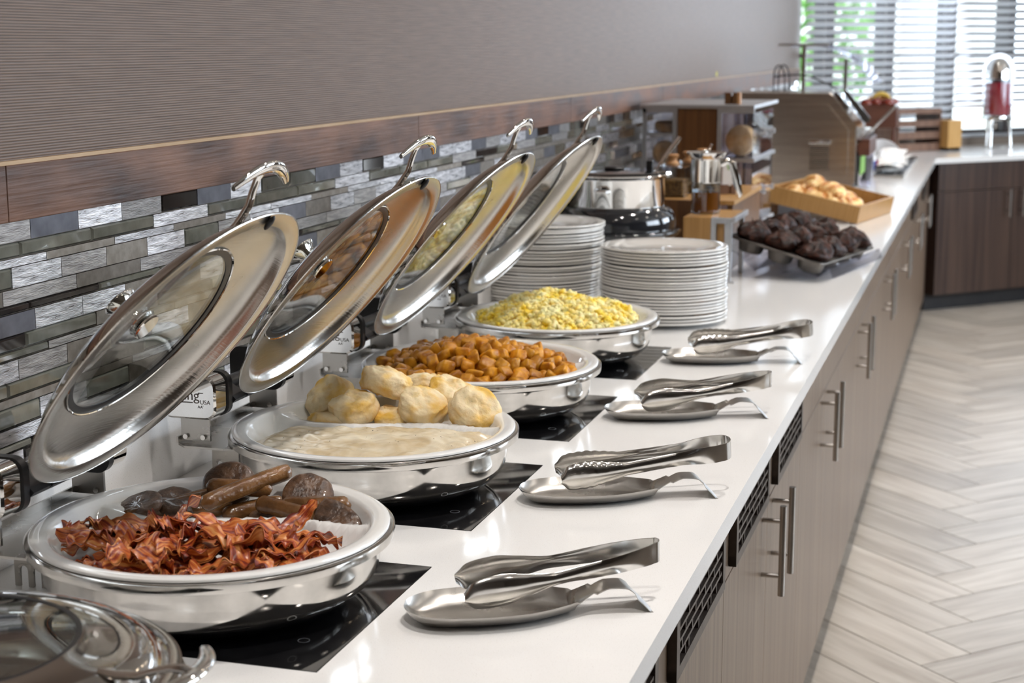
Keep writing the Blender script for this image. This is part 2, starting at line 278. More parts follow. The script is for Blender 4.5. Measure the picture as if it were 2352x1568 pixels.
# ---------------------------------------------------------------- mesh helpers
class MB:
    def __init__(s): s.v = []; s.f = []; s.pat = None
    def add(s, vs, fs):
        b = len(s.v); s.v += [tuple(v) for v in vs]; s.f += [tuple(b+i for i in f) for f in fs]; return s
    def box(s, c, d, rz=0.0, ry=0.0, rx=0.0):
        h = [x/2 for x in d]; m = Matrix.Rotation(rz, 3, 'Z') @ Matrix.Rotation(ry, 3, 'Y') @ Matrix.Rotation(rx, 3, 'X')
        vs = [Vector(c) + m @ Vector((sx*h[0], sy*h[1], sz*h[2])) for sx in (-1, 1) for sy in (-1, 1) for sz in (-1, 1)]
        return s.add(vs, [(0, 1, 3, 2), (4, 6, 7, 5), (0, 4, 5, 1), (2, 3, 7, 6), (0, 2, 6, 4), (1, 5, 7, 3)])
    def b2(s, a, b): return s.box([(p+q)/2 for p, q in zip(a, b)], [abs(q-p) for p, q in zip(a, b)])
    def lathe(s, prof, n=48, c=(0, 0, 0), closed=False, a0=0.0, sx=1.0, sy=1.0):
        vs = []; P = len(prof)
        for i in range(n):
            a = a0+2*pi*i/n
            for r, z in prof: vs.append((c[0]+r*cos(a)*sx, c[1]+r*sin(a)*sy, c[2]+z))
        fs = []
        for i in range(n):
            j = (i+1) % n
            for k in range(P if closed else P-1):
                l = (k+1) % P
                q = [i*P+k, j*P+k, j*P+l, i*P+l]
                if prof[k][0] < 1e-7: q = [i*P+k, j*P+l, i*P+l]
                elif prof[l][0] < 1e-7: q = [i*P+k, j*P+k, i*P+l]
                fs.append(tuple(q))
        return s.add(vs, fs)
    def tube(s, path, rad, n=8, flat=1.0, caps=True, upv=(0, 0, 1)):
        path = [Vector(p) for p in path]; m = len(path)
        if not hasattr(rad, '__len__'): rad = [rad]*m
        vs = []; pu = None
        for i, p in enumerate(path):
            t = (path[min(i+1, m-1)]-path[max(i-1, 0)]).normalized()
            if pu is None:
                u = Vector(upv)
                if abs(u.dot(t)) > .95: u = Vector((1, 0, 0))
            else: u = pu
            u = (u-t*u.dot(t)).normalized(); pu = u; w_ = t.cross(u)
            for k in range(n):
                a = 2*pi*k/n; vs.append(p+(w_*cos(a)+u*sin(a)*flat)*rad[i])
        fs = [(i*n+k, i*n+(k+1) % n, (i+1)*n+(k+1) % n, (i+1)*n+k) for i in range(m-1) for k in range(n)]
        if caps: fs += [tuple(range(n-1, -1, -1)), tuple((m-1)*n+k for k in range(n))]
        return s.add(vs, fs)
    def grid(s, fn, nu, nv, cu=False, cv=False):
        vs = [fn(i/(nu if cu else nu-1), j/(nv if cv else nv-1)) for i in range(nu) for j in range(nv)]
        fs = [(i*nv+j, ((i+1) % nu)*nv+j, ((i+1) % nu)*nv+(j+1) % nv, i*nv+(j+1) % nv) for i in range(nu if cu else nu-1) for j in range(nv if cv else nv-1)]
        return s.add(vs, fs)
    def prism(s, poly, z0, z1):
        n = len(poly); vs = [(x, y, z0) for x, y in poly]+[(x, y, z1) for x, y in poly]
        fs = [tuple(range(n-1, -1, -1)), tuple(range(n, 2*n))]+[(i, (i+1) % n, n+(i+1) % n, n+i) for i in range(n)]
        return s.add(vs, fs)
    def ball(s, c, r, n=12, m=8, sc=(1, 1, 1)):
        prof = [(r*sin(pi*k/m), -r*cos(pi*k/m)) for k in range(m+1)]; prof[0] = (0, -r); prof[-1] = (0, r)
        b = len(s.v); s.lathe(prof, n)
        for i in range(b, len(s.v)):
            x, y, z = s.v[i]; s.v[i] = (c[0]+x*sc[0], c[1]+y*sc[1], c[2]+z*sc[2])
        return s
    def map(s, fn): s.v = [tuple(fn(Vector(v))) for v in s.v]; return s
    def mesh(s, name, m, smooth=True, ang=38):
        me = bpy.data.meshes.new(name); me.from_pydata(s.v, [], s.f)
        bm = bmesh.new(); bm.from_mesh(me); bmesh.ops.remove_doubles(bm, verts=bm.verts, dist=1e-6)
        bmesh.ops.recalc_face_normals(bm, faces=bm.faces)
        if smooth:
            for f in bm.faces: f.smooth = True
            for e in bm.edges:
                if len(e.link_faces) == 2 and e.calc_face_angle(0) > radians(ang): e.smooth = False
        bm.to_mesh(me); bm.free()
        for mm in (m if isinstance(m, (list, tuple)) else [m]): me.materials.append(MT[mm])
        return me
    def build(s, name, m, parent=None, smooth=True, bevel=0, loc=None, ang=38, seg=2, stuff=False):
        o = link(name, s.mesh(name, m, smooth, ang), parent)
        if bevel:
            b = o.modifiers.new('bevel', 'BEVEL'); b.width = bevel; b.segments = seg; b.limit_method = 'ANGLE'; b.angle_limit = radians(40)
        if loc is not None: o.location = loc
        if stuff: o['kind'] = 'stuff'
        return o
def link(name, me, parent=None):
    o = bpy.data.objects.new(name, me); COL.objects.link(o)
    if parent is not None: o.parent = parent
    return o
def thing(name, label, cat, loc=(0, 0, 0), rz=0.0, group=None):
    o = bpy.data.objects.new(name, None); COL.objects.link(o); o.empty_display_size = .05
    o.location = loc; o.rotation_euler = (0, 0, rz); return tag(o, label, cat, group)
def tag(o, label, cat, group=None):
    o['label'] = label; o['category'] = cat
    if group: o['group'] = group
    return o
def struct(o): o['kind'] = 'structure'; return o
def copy_tree(o, parent=None, label=None, group=None):
    c = o.copy(); COL.objects.link(c); c.parent = parent
    if label: c['label'] = label
    if group: c['group'] = group
    for ch in list(o.children): copy_tree(ch, c)
    return c
def fbm(p, sc, oct=3):
    p = Vector(p)*sc; t = 0; a = 1.0
    for _ in range(oct): t += a*noise.noise(p); p = p*2.03+Vector((3.1, 1.7, 5.3)); a *= .5
    return t
def lerp(a, b, t): return a+(b-a)*t
def interp(xs, ys, x):
    if x <= xs[0]: return ys[0]
    n = len(xs)
    for i in range(n-1):
        if x <= xs[i+1]:
            h = xs[i+1]-xs[i]; t = (x-xs[i])/h
            m0 = (ys[i+1]-ys[i-1])/(xs[i+1]-xs[i-1]) if i > 0 else (ys[1]-ys[0])/h
            m1 = (ys[i+2]-ys[i])/(xs[i+2]-xs[i]) if i+2 < n else (ys[i+1]-ys[i])/h
            d = (ys[i+1]-ys[i])/h
            if m0*d <= 0: m0 = 0
            if m1*d <= 0: m1 = 0
            lim = 3*abs(d); m0 = max(-lim, min(lim, m0)); m1 = max(-lim, min(lim, m1))
            return (2*t**3-3*t*t+1)*ys[i]+(t**3-2*t*t+t)*h*m0+(-2*t**3+3*t*t)*ys[i+1]+(t**3-t*t)*h*m1
    return ys[-1]

# ================================================================ SETTING
CT = 0.90           # worktop height
# floor
fl = struct(MB().b2((-.3, -3.2, -.06), (6.6, 15.5, -.008)).build('floor', 'joint', None, smooth=False))
W_, L_ = .1705, .92
pl = MB().b2((0.0017, .0017, -.008), (L_-.0017, W_-.0017, 0)).mesh('plank', 'plank', smooth=False)
npl = 0
for cix in (0, 1, 2):
    for n in range(-11, 38):
        ox = 1.165+cix*sqrt(2)*L_; oy = 4.82+n*sqrt(2)*W_
        for kind in (0, 1):
            if npl >= 298 or oy > 10.6+cix*1.3: continue
            o = link('plank', pl, fl); npl += 1
            if kind == 0: o.location = (ox, oy, 0); o.rotation_euler = (0, 0, pi/4)
            else: o.location = (ox, oy, 0); o.rotation_euler = (0, 0, 3*pi/4); o.scale = (1, 1, 1)
# left wall with its textile covering
wl = struct(MB().b2((-.12, -3.2, 0), (-.012, 9.90, 3.0)).build('wall_left', 'grout', None, smooth=False))
MB().b2((-.012, -3.2, 1.400), (0, 9.885, 3.0)).build('wall_covering', 'wallcover', wl, smooth=False)
# wooden rail along the wall, in boards
tr = struct(MB().b2((-.011, -3.2, 1.397), (.0085, 9.88, 1.402)).build('trim_1', 'edge', None, smooth=False))
cuts = [-3.2, -1.0, .6, 1.703, 3.17, 4.42, 5.72, 7.2, 8.6, 9.87]
for a, b in zip(cuts, cuts[1:]):
    MB().b2((-.011, a+.0006, 1.3275), (.0105, b-.0006, 1.3972)).build('board', 'trimwood', tr, smooth=False, bevel=.0012)
# mosaic tiles
BIG, MID, THIN = .0259, .0185, .0099
rows = []; z = 1.3258
kinds = []
for i in range(16): kinds.append('bmt'[i % 3])
offs = {0: 1.773, 1: 1.748, 2: 1.806, 3: 1.727, 4: 1.705, 5: 1.761, 6: 1.773, 7: 1.750, 8: 1.80, 9: 1.730, 10: 1.704, 11: 1.84, 12: 1.773, 13: 1.80, 14: 1.75, 15: 1.730}
NM = dict(A='alu_light', G='alu_grey', S='slate', T='taupe', g='glass_grey', k='glass_black')
seq = {0: 'GSAGkSAggSAkASSAASGAAS', 1: 'gggAgggAgg', 2: 'ATATAATAA', 3: 'gAGTAgGASTAGAgA', 4: 'TGTGATGG', 5: 'kkggkkgg', 6: 'SAATSAGASTA', 7: 'kgTkgkTg',
       8: 'gGTTGAT', 9: 'AGTSATAgAS', 10: 'ggTgkgg', 11: 'TTATGTA', 12: 'gAgTAGgAS', 13: 'AAGATAG', 14: 'gkggTkg', 15: 'AkTASgAkA'}
pool = {'b': 'AAGSTgAGSkTA', 'm': 'gTGgGAgk', 't': 'TAkgTGA'}
cache = {}; rr = random.Random(3); ntile = 0
far = {k: MB() for k in NM}
for i, kd in enumerate(kinds):
    h = {'b': BIG, 'm': MID, 't': THIN}[kd]; ln = {'b': .1125, 'm': .169, 't': .1695}[kd]
    y = offs[i]-ln*2; idx = -2
    while y < 9.86:
        ch = seq[i][idx+1] if 0 <= idx+1 < len(seq[i]) else rr.choice(pool[kd])
        ln1 = min(ln, 9.87-y)
        if y+ln > -.2 and (y < 4.15 and y+ln > 1.35 and ntile < 298):
            key = (kd, ch)
            if key not in cache:
                g = ch in 'gk'; th = .0065
                m = MB()
                if g:
                    e = min(.0028, h*.22)
                    a0, a1, b0, b1 = -h/2, h/2, .0009, ln-.0009
                    o_ = [(-.012, b0, a0), (-.012, b1, a0), (-.012, b1, a1), (-.012, b0, a1)]
                    p_ = [(-.012+th*.45, v[1], v[2]) for v in o_]
                    q_ = [(-.012+th, b0+e, a0+e), (-.012+th, b1-e, a0+e), (-.012+th, b1-e, a1-e), (-.012+th, b0+e, a1-e)]
                    m.add(o_+p_+q_, [(0, 3, 2, 1)]+[(j, (j+1) % 4, 4+(j+1) % 4, 4+j) for j in range(4)]+[(4+j, 4+(j+1) % 4, 8+(j+1) % 4, 8+j) for j in range(4)]+[(8, 9, 10, 11)])
                else: m.b2((-.012, .0006, -h/2), (-.0065, ln-.0006, h/2))
                cache[key] = m.mesh('tile', NM[ch], smooth=False)
            o = link('tile', cache[key], wl); o.location = (0, y, z-h/2); ntile += 1
        elif y >= 4.0:
            far[ch].b2((-.012, y+.0008, z-h), (-.0065, y+ln1-.0008, z))
        y += ln; idx += 1
    z -= h+.00128
allfar = MB(); mats = []; spans = []
for ch, m in far.items():
    if m.v: spans.append((len(m.f), len(mats))); mats.append(NM[ch]); allfar.add(m.v, m.f)
fo = allfar.mesh('tile_field', mats, smooth=False)
# material indices survive only if faces keep their order, so assign by centre lookup
fo2 = bpy.data.meshes.new('tile_field'); fo2.from_pydata(allfar.v, [], allfar.f)
for mm in mats: fo2.materials.append(MT[mm])
k0 = 0
for cnt, mi in spans:
    for p in fo2.polygons[k0:k0+cnt]: p.material_index = mi
    k0 += cnt
ff = link('tile_field', fo2, wl); ff['kind'] = 'stuff'
# recessed downlights
dl_me = MB().lathe([(0, -.002), (.045, -.002), (.045, 0), (0, 0)], 24).mesh('diffuser', 'lampglow')
dr_me = MB().lathe([(.046, -.001), (.062, -.006), (.066, -.001), (.066, .004), (.046, .004)], 32, closed=True).mesh('trim_ring', 'alu')
DL = [(x_, y_) for x_ in (.98, 2.5) for y_ in (.55, 1.75, 2.95, 4.15, 5.35, 6.55, 7.75, 8.95)]
for i, (x_, y_) in enumerate(DL):
    t = thing('ceiling_light', 'round recessed ceiling downlight, above the picture', 'light', (x_, y_, 2.8985), group='recessed ceiling downlights')
    link('diffuser', dl_me, t); link('trim_ring', dr_me, t)
    light('downlight', 'AREA', (x_, y_, 2.885), (7.2 if y_ < 2.5 else 6.2) if x_ < 2 else 3.4, WARM, aim=(x_, y_, 0), shape='DISK', size=.09, spread=radians(115))
# rest of the room
struct(MB().b2((-.12, -3.2, 2.9), (6.6, 15.5, 3.0)).build('ceiling', 'ceiling', None, smooth=False))
wb = struct(MB().b2((-.12, -3.3, 0), (6.6, -3.2, 3.0)).build('wall_back', 'paint', None, smooth=False))
wr = MB()
wr.b2((5.25, -3.2, 0), (5.35, 15.4, .95)); wr.b2((5.25, -3.2, 2.75), (5.35, 15.4, 2.9))
for a, b in ((-3.2, 2.9), (5.7, 6.6), (9.4, 15.4)): wr.b2((5.25, a, .95), (5.35, b, 2.75))
struct(wr.build('wall_right', 'paint', None, smooth=False))
for i, (a, b) in enumerate(((2.9, 5.7), (6.6, 9.4))):
    f = MB()
    for y in (a+.02, (a+b)/2, b-.02): f.b2((5.27, y-.025, .95), (5.33, y+.025, 2.75))
    for zz in (.97, 2.73): f.b2((5.27, a, zz-.025), (5.33, b, zz+.025))
    fo_ = struct(f.build('window_%d' % (i+2), 'frame', None, smooth=False))
    MB().b2((5.298, a, .95), (5.302, b, 2.75)).build('pane', 'pane', fo_, smooth=False)
# angled far wall: local frame, x along the wall, y outwards
AX, AY = .832, 9.533
def angled(name):
    o = bpy.data.objects.new(name, None); COL.objects.link(o); o.location = (AX, AY, 0); o.rotation_euler = (0, 0, pi/4); return o
def wm(s, off, z): return (AX+(s-off)*.70710678, AY+(s+off)*.70710678, z)
def place45(o): o.location = (AX, AY, 0); o.rotation_euler = (0, 0, pi/4); return o
struct(place45(MB().b2((-.34, .83, 0), (6.3, .98, .955)).b2((-.34, .83, 2.62), (6.3, .98, 2.9)).b2((-.36, .86, .95), (-.335, .98, 2.62)).b2((3.6, .83, .95), (6.3, .98, 2.62)).build('wall_far', 'paint', None, smooth=False)))
wf = MB()
for sx in (-.115, .362, .868, 1.378, 1.89, 2.40, 2.92, 3.44): wf.b2((sx-.033, .835, .975), (sx+.033, .95, 2.62))
wf.b2((-.335, .90, 1.462), (3.6, .95, 1.489)).b2((-.335, .89, .95), (3.6, .97, .995)).b2((-.335, .90, 2.58), (3.6, .95, 2.62)).b2((-.345, .87, .95), (-.31, .97, 2.62))
w1 = struct(place45(wf.build('window_1', 'frame', None, smooth=False)))
MB().b2((-.33, .924, .97), (3.58, .928, 2.6)).build('pane', 'pane', w1, smooth=False)
MB().b2((-.33, .80, .955), (3.6, .90, .972)).build('sill', 'alu', w1, smooth=False)

# ================================================================ WORKTOPS
def slab(poly, z0, z1, holes=()): return MB().prism(poly, z0, z1)
ct = thing('worktop', 'long white quartz worktop running along the tiled wall', 'countertop', (0, 0, 0))
xe = .832
# the top is laid in strips around the five induction cut-outs
strips = MB()
ys = []
CY = [1.12+.515*i for i in range(5)]
HX0, HX1, HH = .155, .515, .180
strips.prism([(HX1, -1.0), (xe, -1.0), (xe, 9.533), (HX1, 9.665)], CT-.030, CT)
strips.prism([(-.010, -1.0), (HX0, -1.0), (HX0, 9.81), (0, 9.877)], CT-.030, CT)
edges = [-1.0]
for y in CY: edges += [y-HH, y+HH]
edges.append(None)
for a, b in zip(edges[::2], edges[1::2]):
    if b is None: strips.prism([(HX0, a), (HX1, a), (HX1, 9.665), (HX0, 9.81)], CT-.030, CT)
    else: strips.b2((HX0, a, CT-.030), (HX1, b, CT))
strips.build('top', 'quartz', ct, smooth=False)
struct(MB().b2((-.0115, -1.0, CT+.0003), (0.0065, 9.870, CT+.1185)).build('trim_2', 'quartz', None, smooth=False))
ct2 = thing('worktop', 'short white quartz worktop at an angle under the window', 'countertop', (0, 0, 0))
p = lambda s, o: wm(s, o, 0)[:2]
MB().prism([(.832, 9.5335), p(3.4, 0), p(3.4, .828), (0.002, 9.8765)], CT-.030, CT).build('top', 'quartz', ct2, smooth=False)
# induction glass
for i, y in enumerate(CY):
    lab = ['black induction glass under the closed dish at the near corner', 'black induction glass under the bacon and sausage dish', 'black induction glass under the biscuits and gravy dish',
           'black induction glass under the potato dish', 'black induction glass under the scrambled egg dish'][i]
    t = thing('induction_hob', lab, 'hob', (.335, y, CT), group='induction hobs let into the worktop')
    MB().b2((-.179, -.179, -.03), (.179, .179, .0004)).build('glass_top', 'blackglass', t, smooth=False)
    MB().lathe([(.0060, 0), (.0068, 0), (.0068, .0001), (.0060, .0001)], 24, closed=True, c=(.13, -.10, .0006)).build('touch_mark', 'alu', t)

# ================================================================ BASE CABINETS
FX = .800
bounds = [-.63, .35, 1.34, 2.33, 3.315, 4.31, 5.30, 6.37, 7.41, 8.42, 9.38]
centers = {3: 2.815, 4: 3.80, 5: 4.79, 6: 5.86, 7: 6.93, 8: 7.92, 9: 8.93}
def handle_bar(x, y, ztop, ln=.165, r=.0062):
    m = MB(); m.tube([(x+.036, y, ztop), (x+.036, y, ztop-ln)], r, 12)
    for zz in (ztop-.028, ztop-ln+.036): m.tube([(x, y, zz), (x+.036, y, zz)], .0042, 10)
    return m
def vent(w_, h_):
    """cast frame with a meander of slots, lying in the plane x=0, y along, z up"""
    m = MB(); t = .006
    m.b2((0, -w_/2, -h_/2), (.012, w_/2, -h_/2+.016)); m.b2((0, -w_/2, h_/2-.016), (.012, w_/2, h_/2))
    m.b2((0, -w_/2, -h_/2), (.012, -w_/2+.020, h_/2)); m.b2((0, w_/2-.020, -h_/2), (.012, w_/2, h_/2))
    iw, ih = w_-.040, h_-.032
    rz = [-ih/2+ih*k/5 for k in range(6)]; n = 14
    for k in (1, 2, 3, 4): m.b2((.004, -iw/2, rz[k]-.0022), (.0105, iw/2, rz[k]+.0022))
    for j in range(5):
        for i in range(n+1):
            if (i+j*2) % 3 == 0 or (j in (0, 4) and i % 4 == 2): 
                yy = -iw/2+iw*i/n; m.b2((.004, yy-.0025, rz[j]), (.0105, yy+.0025, rz[j+1]))
    return m
vent_me = vent(.375, .108).mesh('vent_grille', 'grille', smooth=False)
void_me = MB().b2((-.012, -.17, -.040), (.0035, .17, .040)).mesh('vent_core', 'dark', smooth=False)
names9 = ['nearest', 'first', 'second', 'third', 'fourth', 'fifth', 'sixth', 'seventh', 'eighth', 'farthest']
vent_y = {0: [.10], 1: [.58, 1.10], 2: [1.585, 2.075], 3: [2.555, 3.045], 8: [7.75], 9: [8.75]}
for i, (a, b) in enumerate(zip(bounds, bounds[1:])):
    c = centers.get(i, (a+b)/2)
    lab = {0: 'taupe base cabinet beyond the near picture edge', 1: 'taupe base cabinet below the closed dish, at the near end', 2: 'taupe base cabinet with two fretwork vents, nearest in view',
           3: 'taupe base cabinet with two vents and the nearest pair of bar handles', 4: 'plain taupe base cabinet just beyond the last near vent', 5: 'taupe base cabinet below the plate stacks side, third pair of handles from the front',
           6: 'taupe base cabinet below the muffin tin, fourth pair of handles from the front', 7: 'taupe base cabinet below the croissant tray, fifth pair of handles',
           8: 'taupe base cabinet with one dark vent, second from the corner', 9: 'taupe base cabinet with one dark vent, last before the corner'}[i]
    t = thing('base_cabinet', lab, 'cabinet', (0, a, 0), group='base cabinets under the long worktop')
    w1_ = b-a
    MB().b2((.02, .001, .10), (FX-.020, w1_-.001, .868)).build('body', 'cabwood', t, smooth=False)
    MB().b2((.02, .0, .0), (FX-.075, w1_, .0995)).build('plinth', 'kick', t, smooth=False)
    up_ = MB().b2((FX-.0195, .0012, .7345), (FX, w1_-.0012, .8695)).build('upper_panel', 'cabwood', t, smooth=False, bevel=.0008)
    for q, (y0, y1, hy) in enumerate(((a, c, c-.062), (c, b, c+.068))):
        d = MB().b2((FX-.0195, y0-a+.0012, .100), (FX, y1-a-.0012, .7315)).build('door', 'cabwood', t, smooth=False, bevel=.0008)
        handle_bar(FX, hy-a, .742).build('handle', 'handlesteel', d)
    for vy in vent_y.get(i, []):
        g = link('vent_grille', vent_me, t); g.location = (FX+.0005, vy-a, .805)
        v = link('vent_core', void_me, g)
        if abs(vy-2.075) < .01:
            MB().b2((.0005, -.186, .047), (.0128, .186, .0545)).build('edge_film', 'blue', g, smooth=False)['label'] = 'strip of blue protective film'
# filler and the angled run
t = thing('corner_filler', 'dark filler panel in the corner between the two cabinet runs', 'cabinet', (0, 0, 0))
MB().prism([(.60, 9.381), (.80, 9.381), (.80, 9.545), (.72, 9.62), (.60, 9.62)], .10, .868).build('panel', 'darkcab', t, smooth=False)
for j, (s0, s1) in enumerate(((.055, 1.24), (1.24, 2.42), (2.42, 3.35))):
    t = thing('base_cabinet', ['dark brown base cabinet of the angled run, beside the corner', 'dark brown base cabinet of the angled run, in the middle', 'dark brown base cabinet at the far end of the angled run'][j], 'cabinet', (AX, AY, 0), pi/4, 'dark base cabinets under the window')
    MB().b2((s0, .05, .10), (s1, .80, .868)).build('body', 'darkcab', t, smooth=False)
    MB().b2((s0, .11, 0), (s1, .80, .0995)).build('plinth', 'kick', t, smooth=False)
    MB().b2((s0+.0012, .03, .705), (s1-.0012, .0495, .8695)).build('upper_panel', 'darkcab', t, smooth=False, bevel=.0008)
    cm = (s0+s1)/2
    for y0, y1, hy in ((s0, cm, cm-.055), (cm, s1, cm+.055)):
        d = MB().b2((y0+.0012, .03, .10), (y1-.0012, .0495, .7015)).build('door', 'darkcab', t, smooth=False, bevel=.0008)
        h = MB(); h.tube([(hy, -.005, .70), (hy, -.005, .535)], .0062, 10)
        for zz in (.672, .571): h.tube([(hy, .03, zz), (hy, -.005, zz)], .0042, 8)
        h.build('handle', 'handlesteel', d)

# ================================================================ CHAFING DISHES
RIM = .0905   # rim height over the worktop
def rounded(cx, cz, hx, hz, r, n=6):
    pts = []
    for sx, sz, a0 in ((1, 1, 0), (-1, 1, pi/2), (-1, -1, pi), (1, -1, 3*pi/2)):
        for k in range(n+1):
            a = a0+pi/2*k/n; pts.append((cx+sx*(hx-r)+r*cos(a), cz+sz*(hz-r)+r*sin(a)))
    return pts
def ext_y(poly, y0, y1, m=None):
    """extrude an xz outline along y"""
    m = m or MB(); n = len(poly)
    vs = [(x, y0, z_) for x, z_ in poly]+[(x, y1, z_) for x, z_ in poly]
    return m.add(vs, [tuple(range(n)), tuple(range(2*n-1, n-1, -1))]+[(i, n+i, n+(i+1) % n, (i+1) % n) for i in range(n)])
pan_prof = [(.1945, RIM-.004), (.2100, RIM-.003), (.2130, RIM-.0045), (.2135, RIM-.009), (.2125, RIM-.0145), (.2075, RIM-.0165), (.1985, RIM-.0175), (.1968, RIM-.020),
            (.1962, RIM-.035), (.1935, RIM-.050), (.187, RIM-.063), (.174, RIM-.075), (.155, RIM-.0835), (.130, RIM-.0885), (.10, RIM-.0895), (0, RIM-.0895)]
pan_prof = pan_prof+[(0, RIM-.086), (.13, RIM-.0852), (.155, RIM-.080), (.172, RIM-.072), (.185, RIM-.060), (.1915, RIM-.045), (.1935, RIM-.02)]
pan_me = MB().lathe(pan_prof, 96, closed=True).mesh('water_pan', 'chrome', ang=50)
# lid pieces, in the lid's own frame: x = u from hinge to front, y = v, z = outward
def lid_profile():
    ins = [(.2080, .0000), (.2075, .0010), (.1895, .0014), (.1875, .0030), (.1850, .0090), (.1815, .0138), (.1755, .0180), (.1650, .0228), (.1500, .0278), (.1370, .0306), (.1270, .0322), (.1235, .0330)]
    out = [(.1235, .0365), (.128, .0362), (.138, .0340), (.151, .0310), (.1665, .0258), (.1775, .0210), (.1842, .0160), (.1880, .0100), (.1895, .0050), (.1905, .0034), (.2085, .0030), (.2092, .0012)]
    return ins+out
lid_me = MB().lathe(lid_profile(), 96, closed=True).mesh('lid', ['lidsteel', 'lidouter'], ang=60)
for p_ in lid_me.polygons:
    if p_.normal.z > .05 and p_.center.z > .0015: p_.material_index = 1
gask_me = MB().lathe([(.1185, .0318), (.1235, .0305), (.1272, .0308), (.1275, .0325), (.1235, .0362), (.1185, .0362)], 72, closed=True).mesh('gasket', 'rubber')
ring_me = MB().lathe([(.1272, .0300), (.1285, .0290), (.1298, .0296), (.1292, .0312), (.1275, .0316)], 72, closed=True).mesh('trim_ring', 'mirror')
gl = [(0, .0440), (.03, .0432), (.06, .0408), (.09, .0370), (.1205, .0325)]
glass_me = MB().lathe(gl+[(r, z_+.003) for r, z_ in gl[::-1]], 64).mesh('window_glass', 'lidglass')
kn = MB().lathe([(.0, .0445), (.012, .0445), (.0125, .048), (.0075, .051), (.0065, .060), (.0085, .068), (.014, .076), (.0195, .082), (.0200, .0845), (.016, .0835), (.008, .081), (0, .0805)], 28, sy=1.25)
kn.lathe([(0, .0385), (.017, .0385), (.0185, .040), (.017, .0425), (0, .0425)], 28)
knob_me = kn.mesh('knob', 'mirror')
hd = MB()
hd.tube([(.160, 0, .0280), (.172, 0, .0262), (.184, 0, .0265), (.198, 0, .0280), (.213, 0, .0340), (.228, 0, .0385), (.240, 0, .0385), (.247, 0, .0350)], [.0045, .0055, .006, .0056, .0052, .005, .0052, .006], 12, flat=.75)
def tb(t): v = (t*2-1); return (.2490-.024*v*v, .064*v, .0345-.003*v*v)
hd.tube([tb(k/16) for k in range(17)], [.0032+.0056*sin(pi*min(1, max(0, (k+.6)/17.2)))**.6 for k in range(17)], 12, flat=.60)
hand_me = hd.mesh('lid_handle', 'mirror', ang=60)
bump_me = MB().ball((.1975, .004, -.002), .007, 12, 8, (1.5, .7, .5)).mesh('bumper', 'rubber')
def text_mesh(body, size, name='logo'):
    cu = bpy.data.curves.new(name, 'FONT'); cu.body = body; cu.size = size; cu.extrude = .00012; cu.align_x = 'LEFT'
    ob = bpy.data.objects.new(name, cu); COL.objects.link(ob)
    me = bpy.data.meshes.new_from_object(ob.evaluated_get(bpy.context.evaluated_depsgraph_get()))
    bpy.data.objects.remove(ob); me.materials.append(MT['logo']); return me
def text_poly(me): return [tuple(v.co) for v in me.vertices], [tuple(p.vertices) for p in me.polygons]
lg = MB()
tv, tf = text_poly(text_mesh('spring', .0215)); wmax = max(v[0] for v in tv); lg.add(tv, tf); gx = wmax
tv, tf = text_poly(text_mesh('USA', .0088)); lg.add([(x+gx+.001, y-.0056, zz) for x, y, zz in tv], tf)
tv, tf = text_poly(text_mesh("AA'", .0060)); lg.add([(x+gx-.003, y-.0116, zz) for x, y, zz in tv], tf)
lg.b2((.0005, -.0045, 0), (gx*.80, -.0030, .00012)); lg.b2((gx*.97, .0098, 0), (gx+.006, .0112, .00012))
lg.v = [(x, -zz, y) for x, y, zz in lg.v]
logo_me = lg.mesh('logo', 'logo', smooth=False)
XO = .307
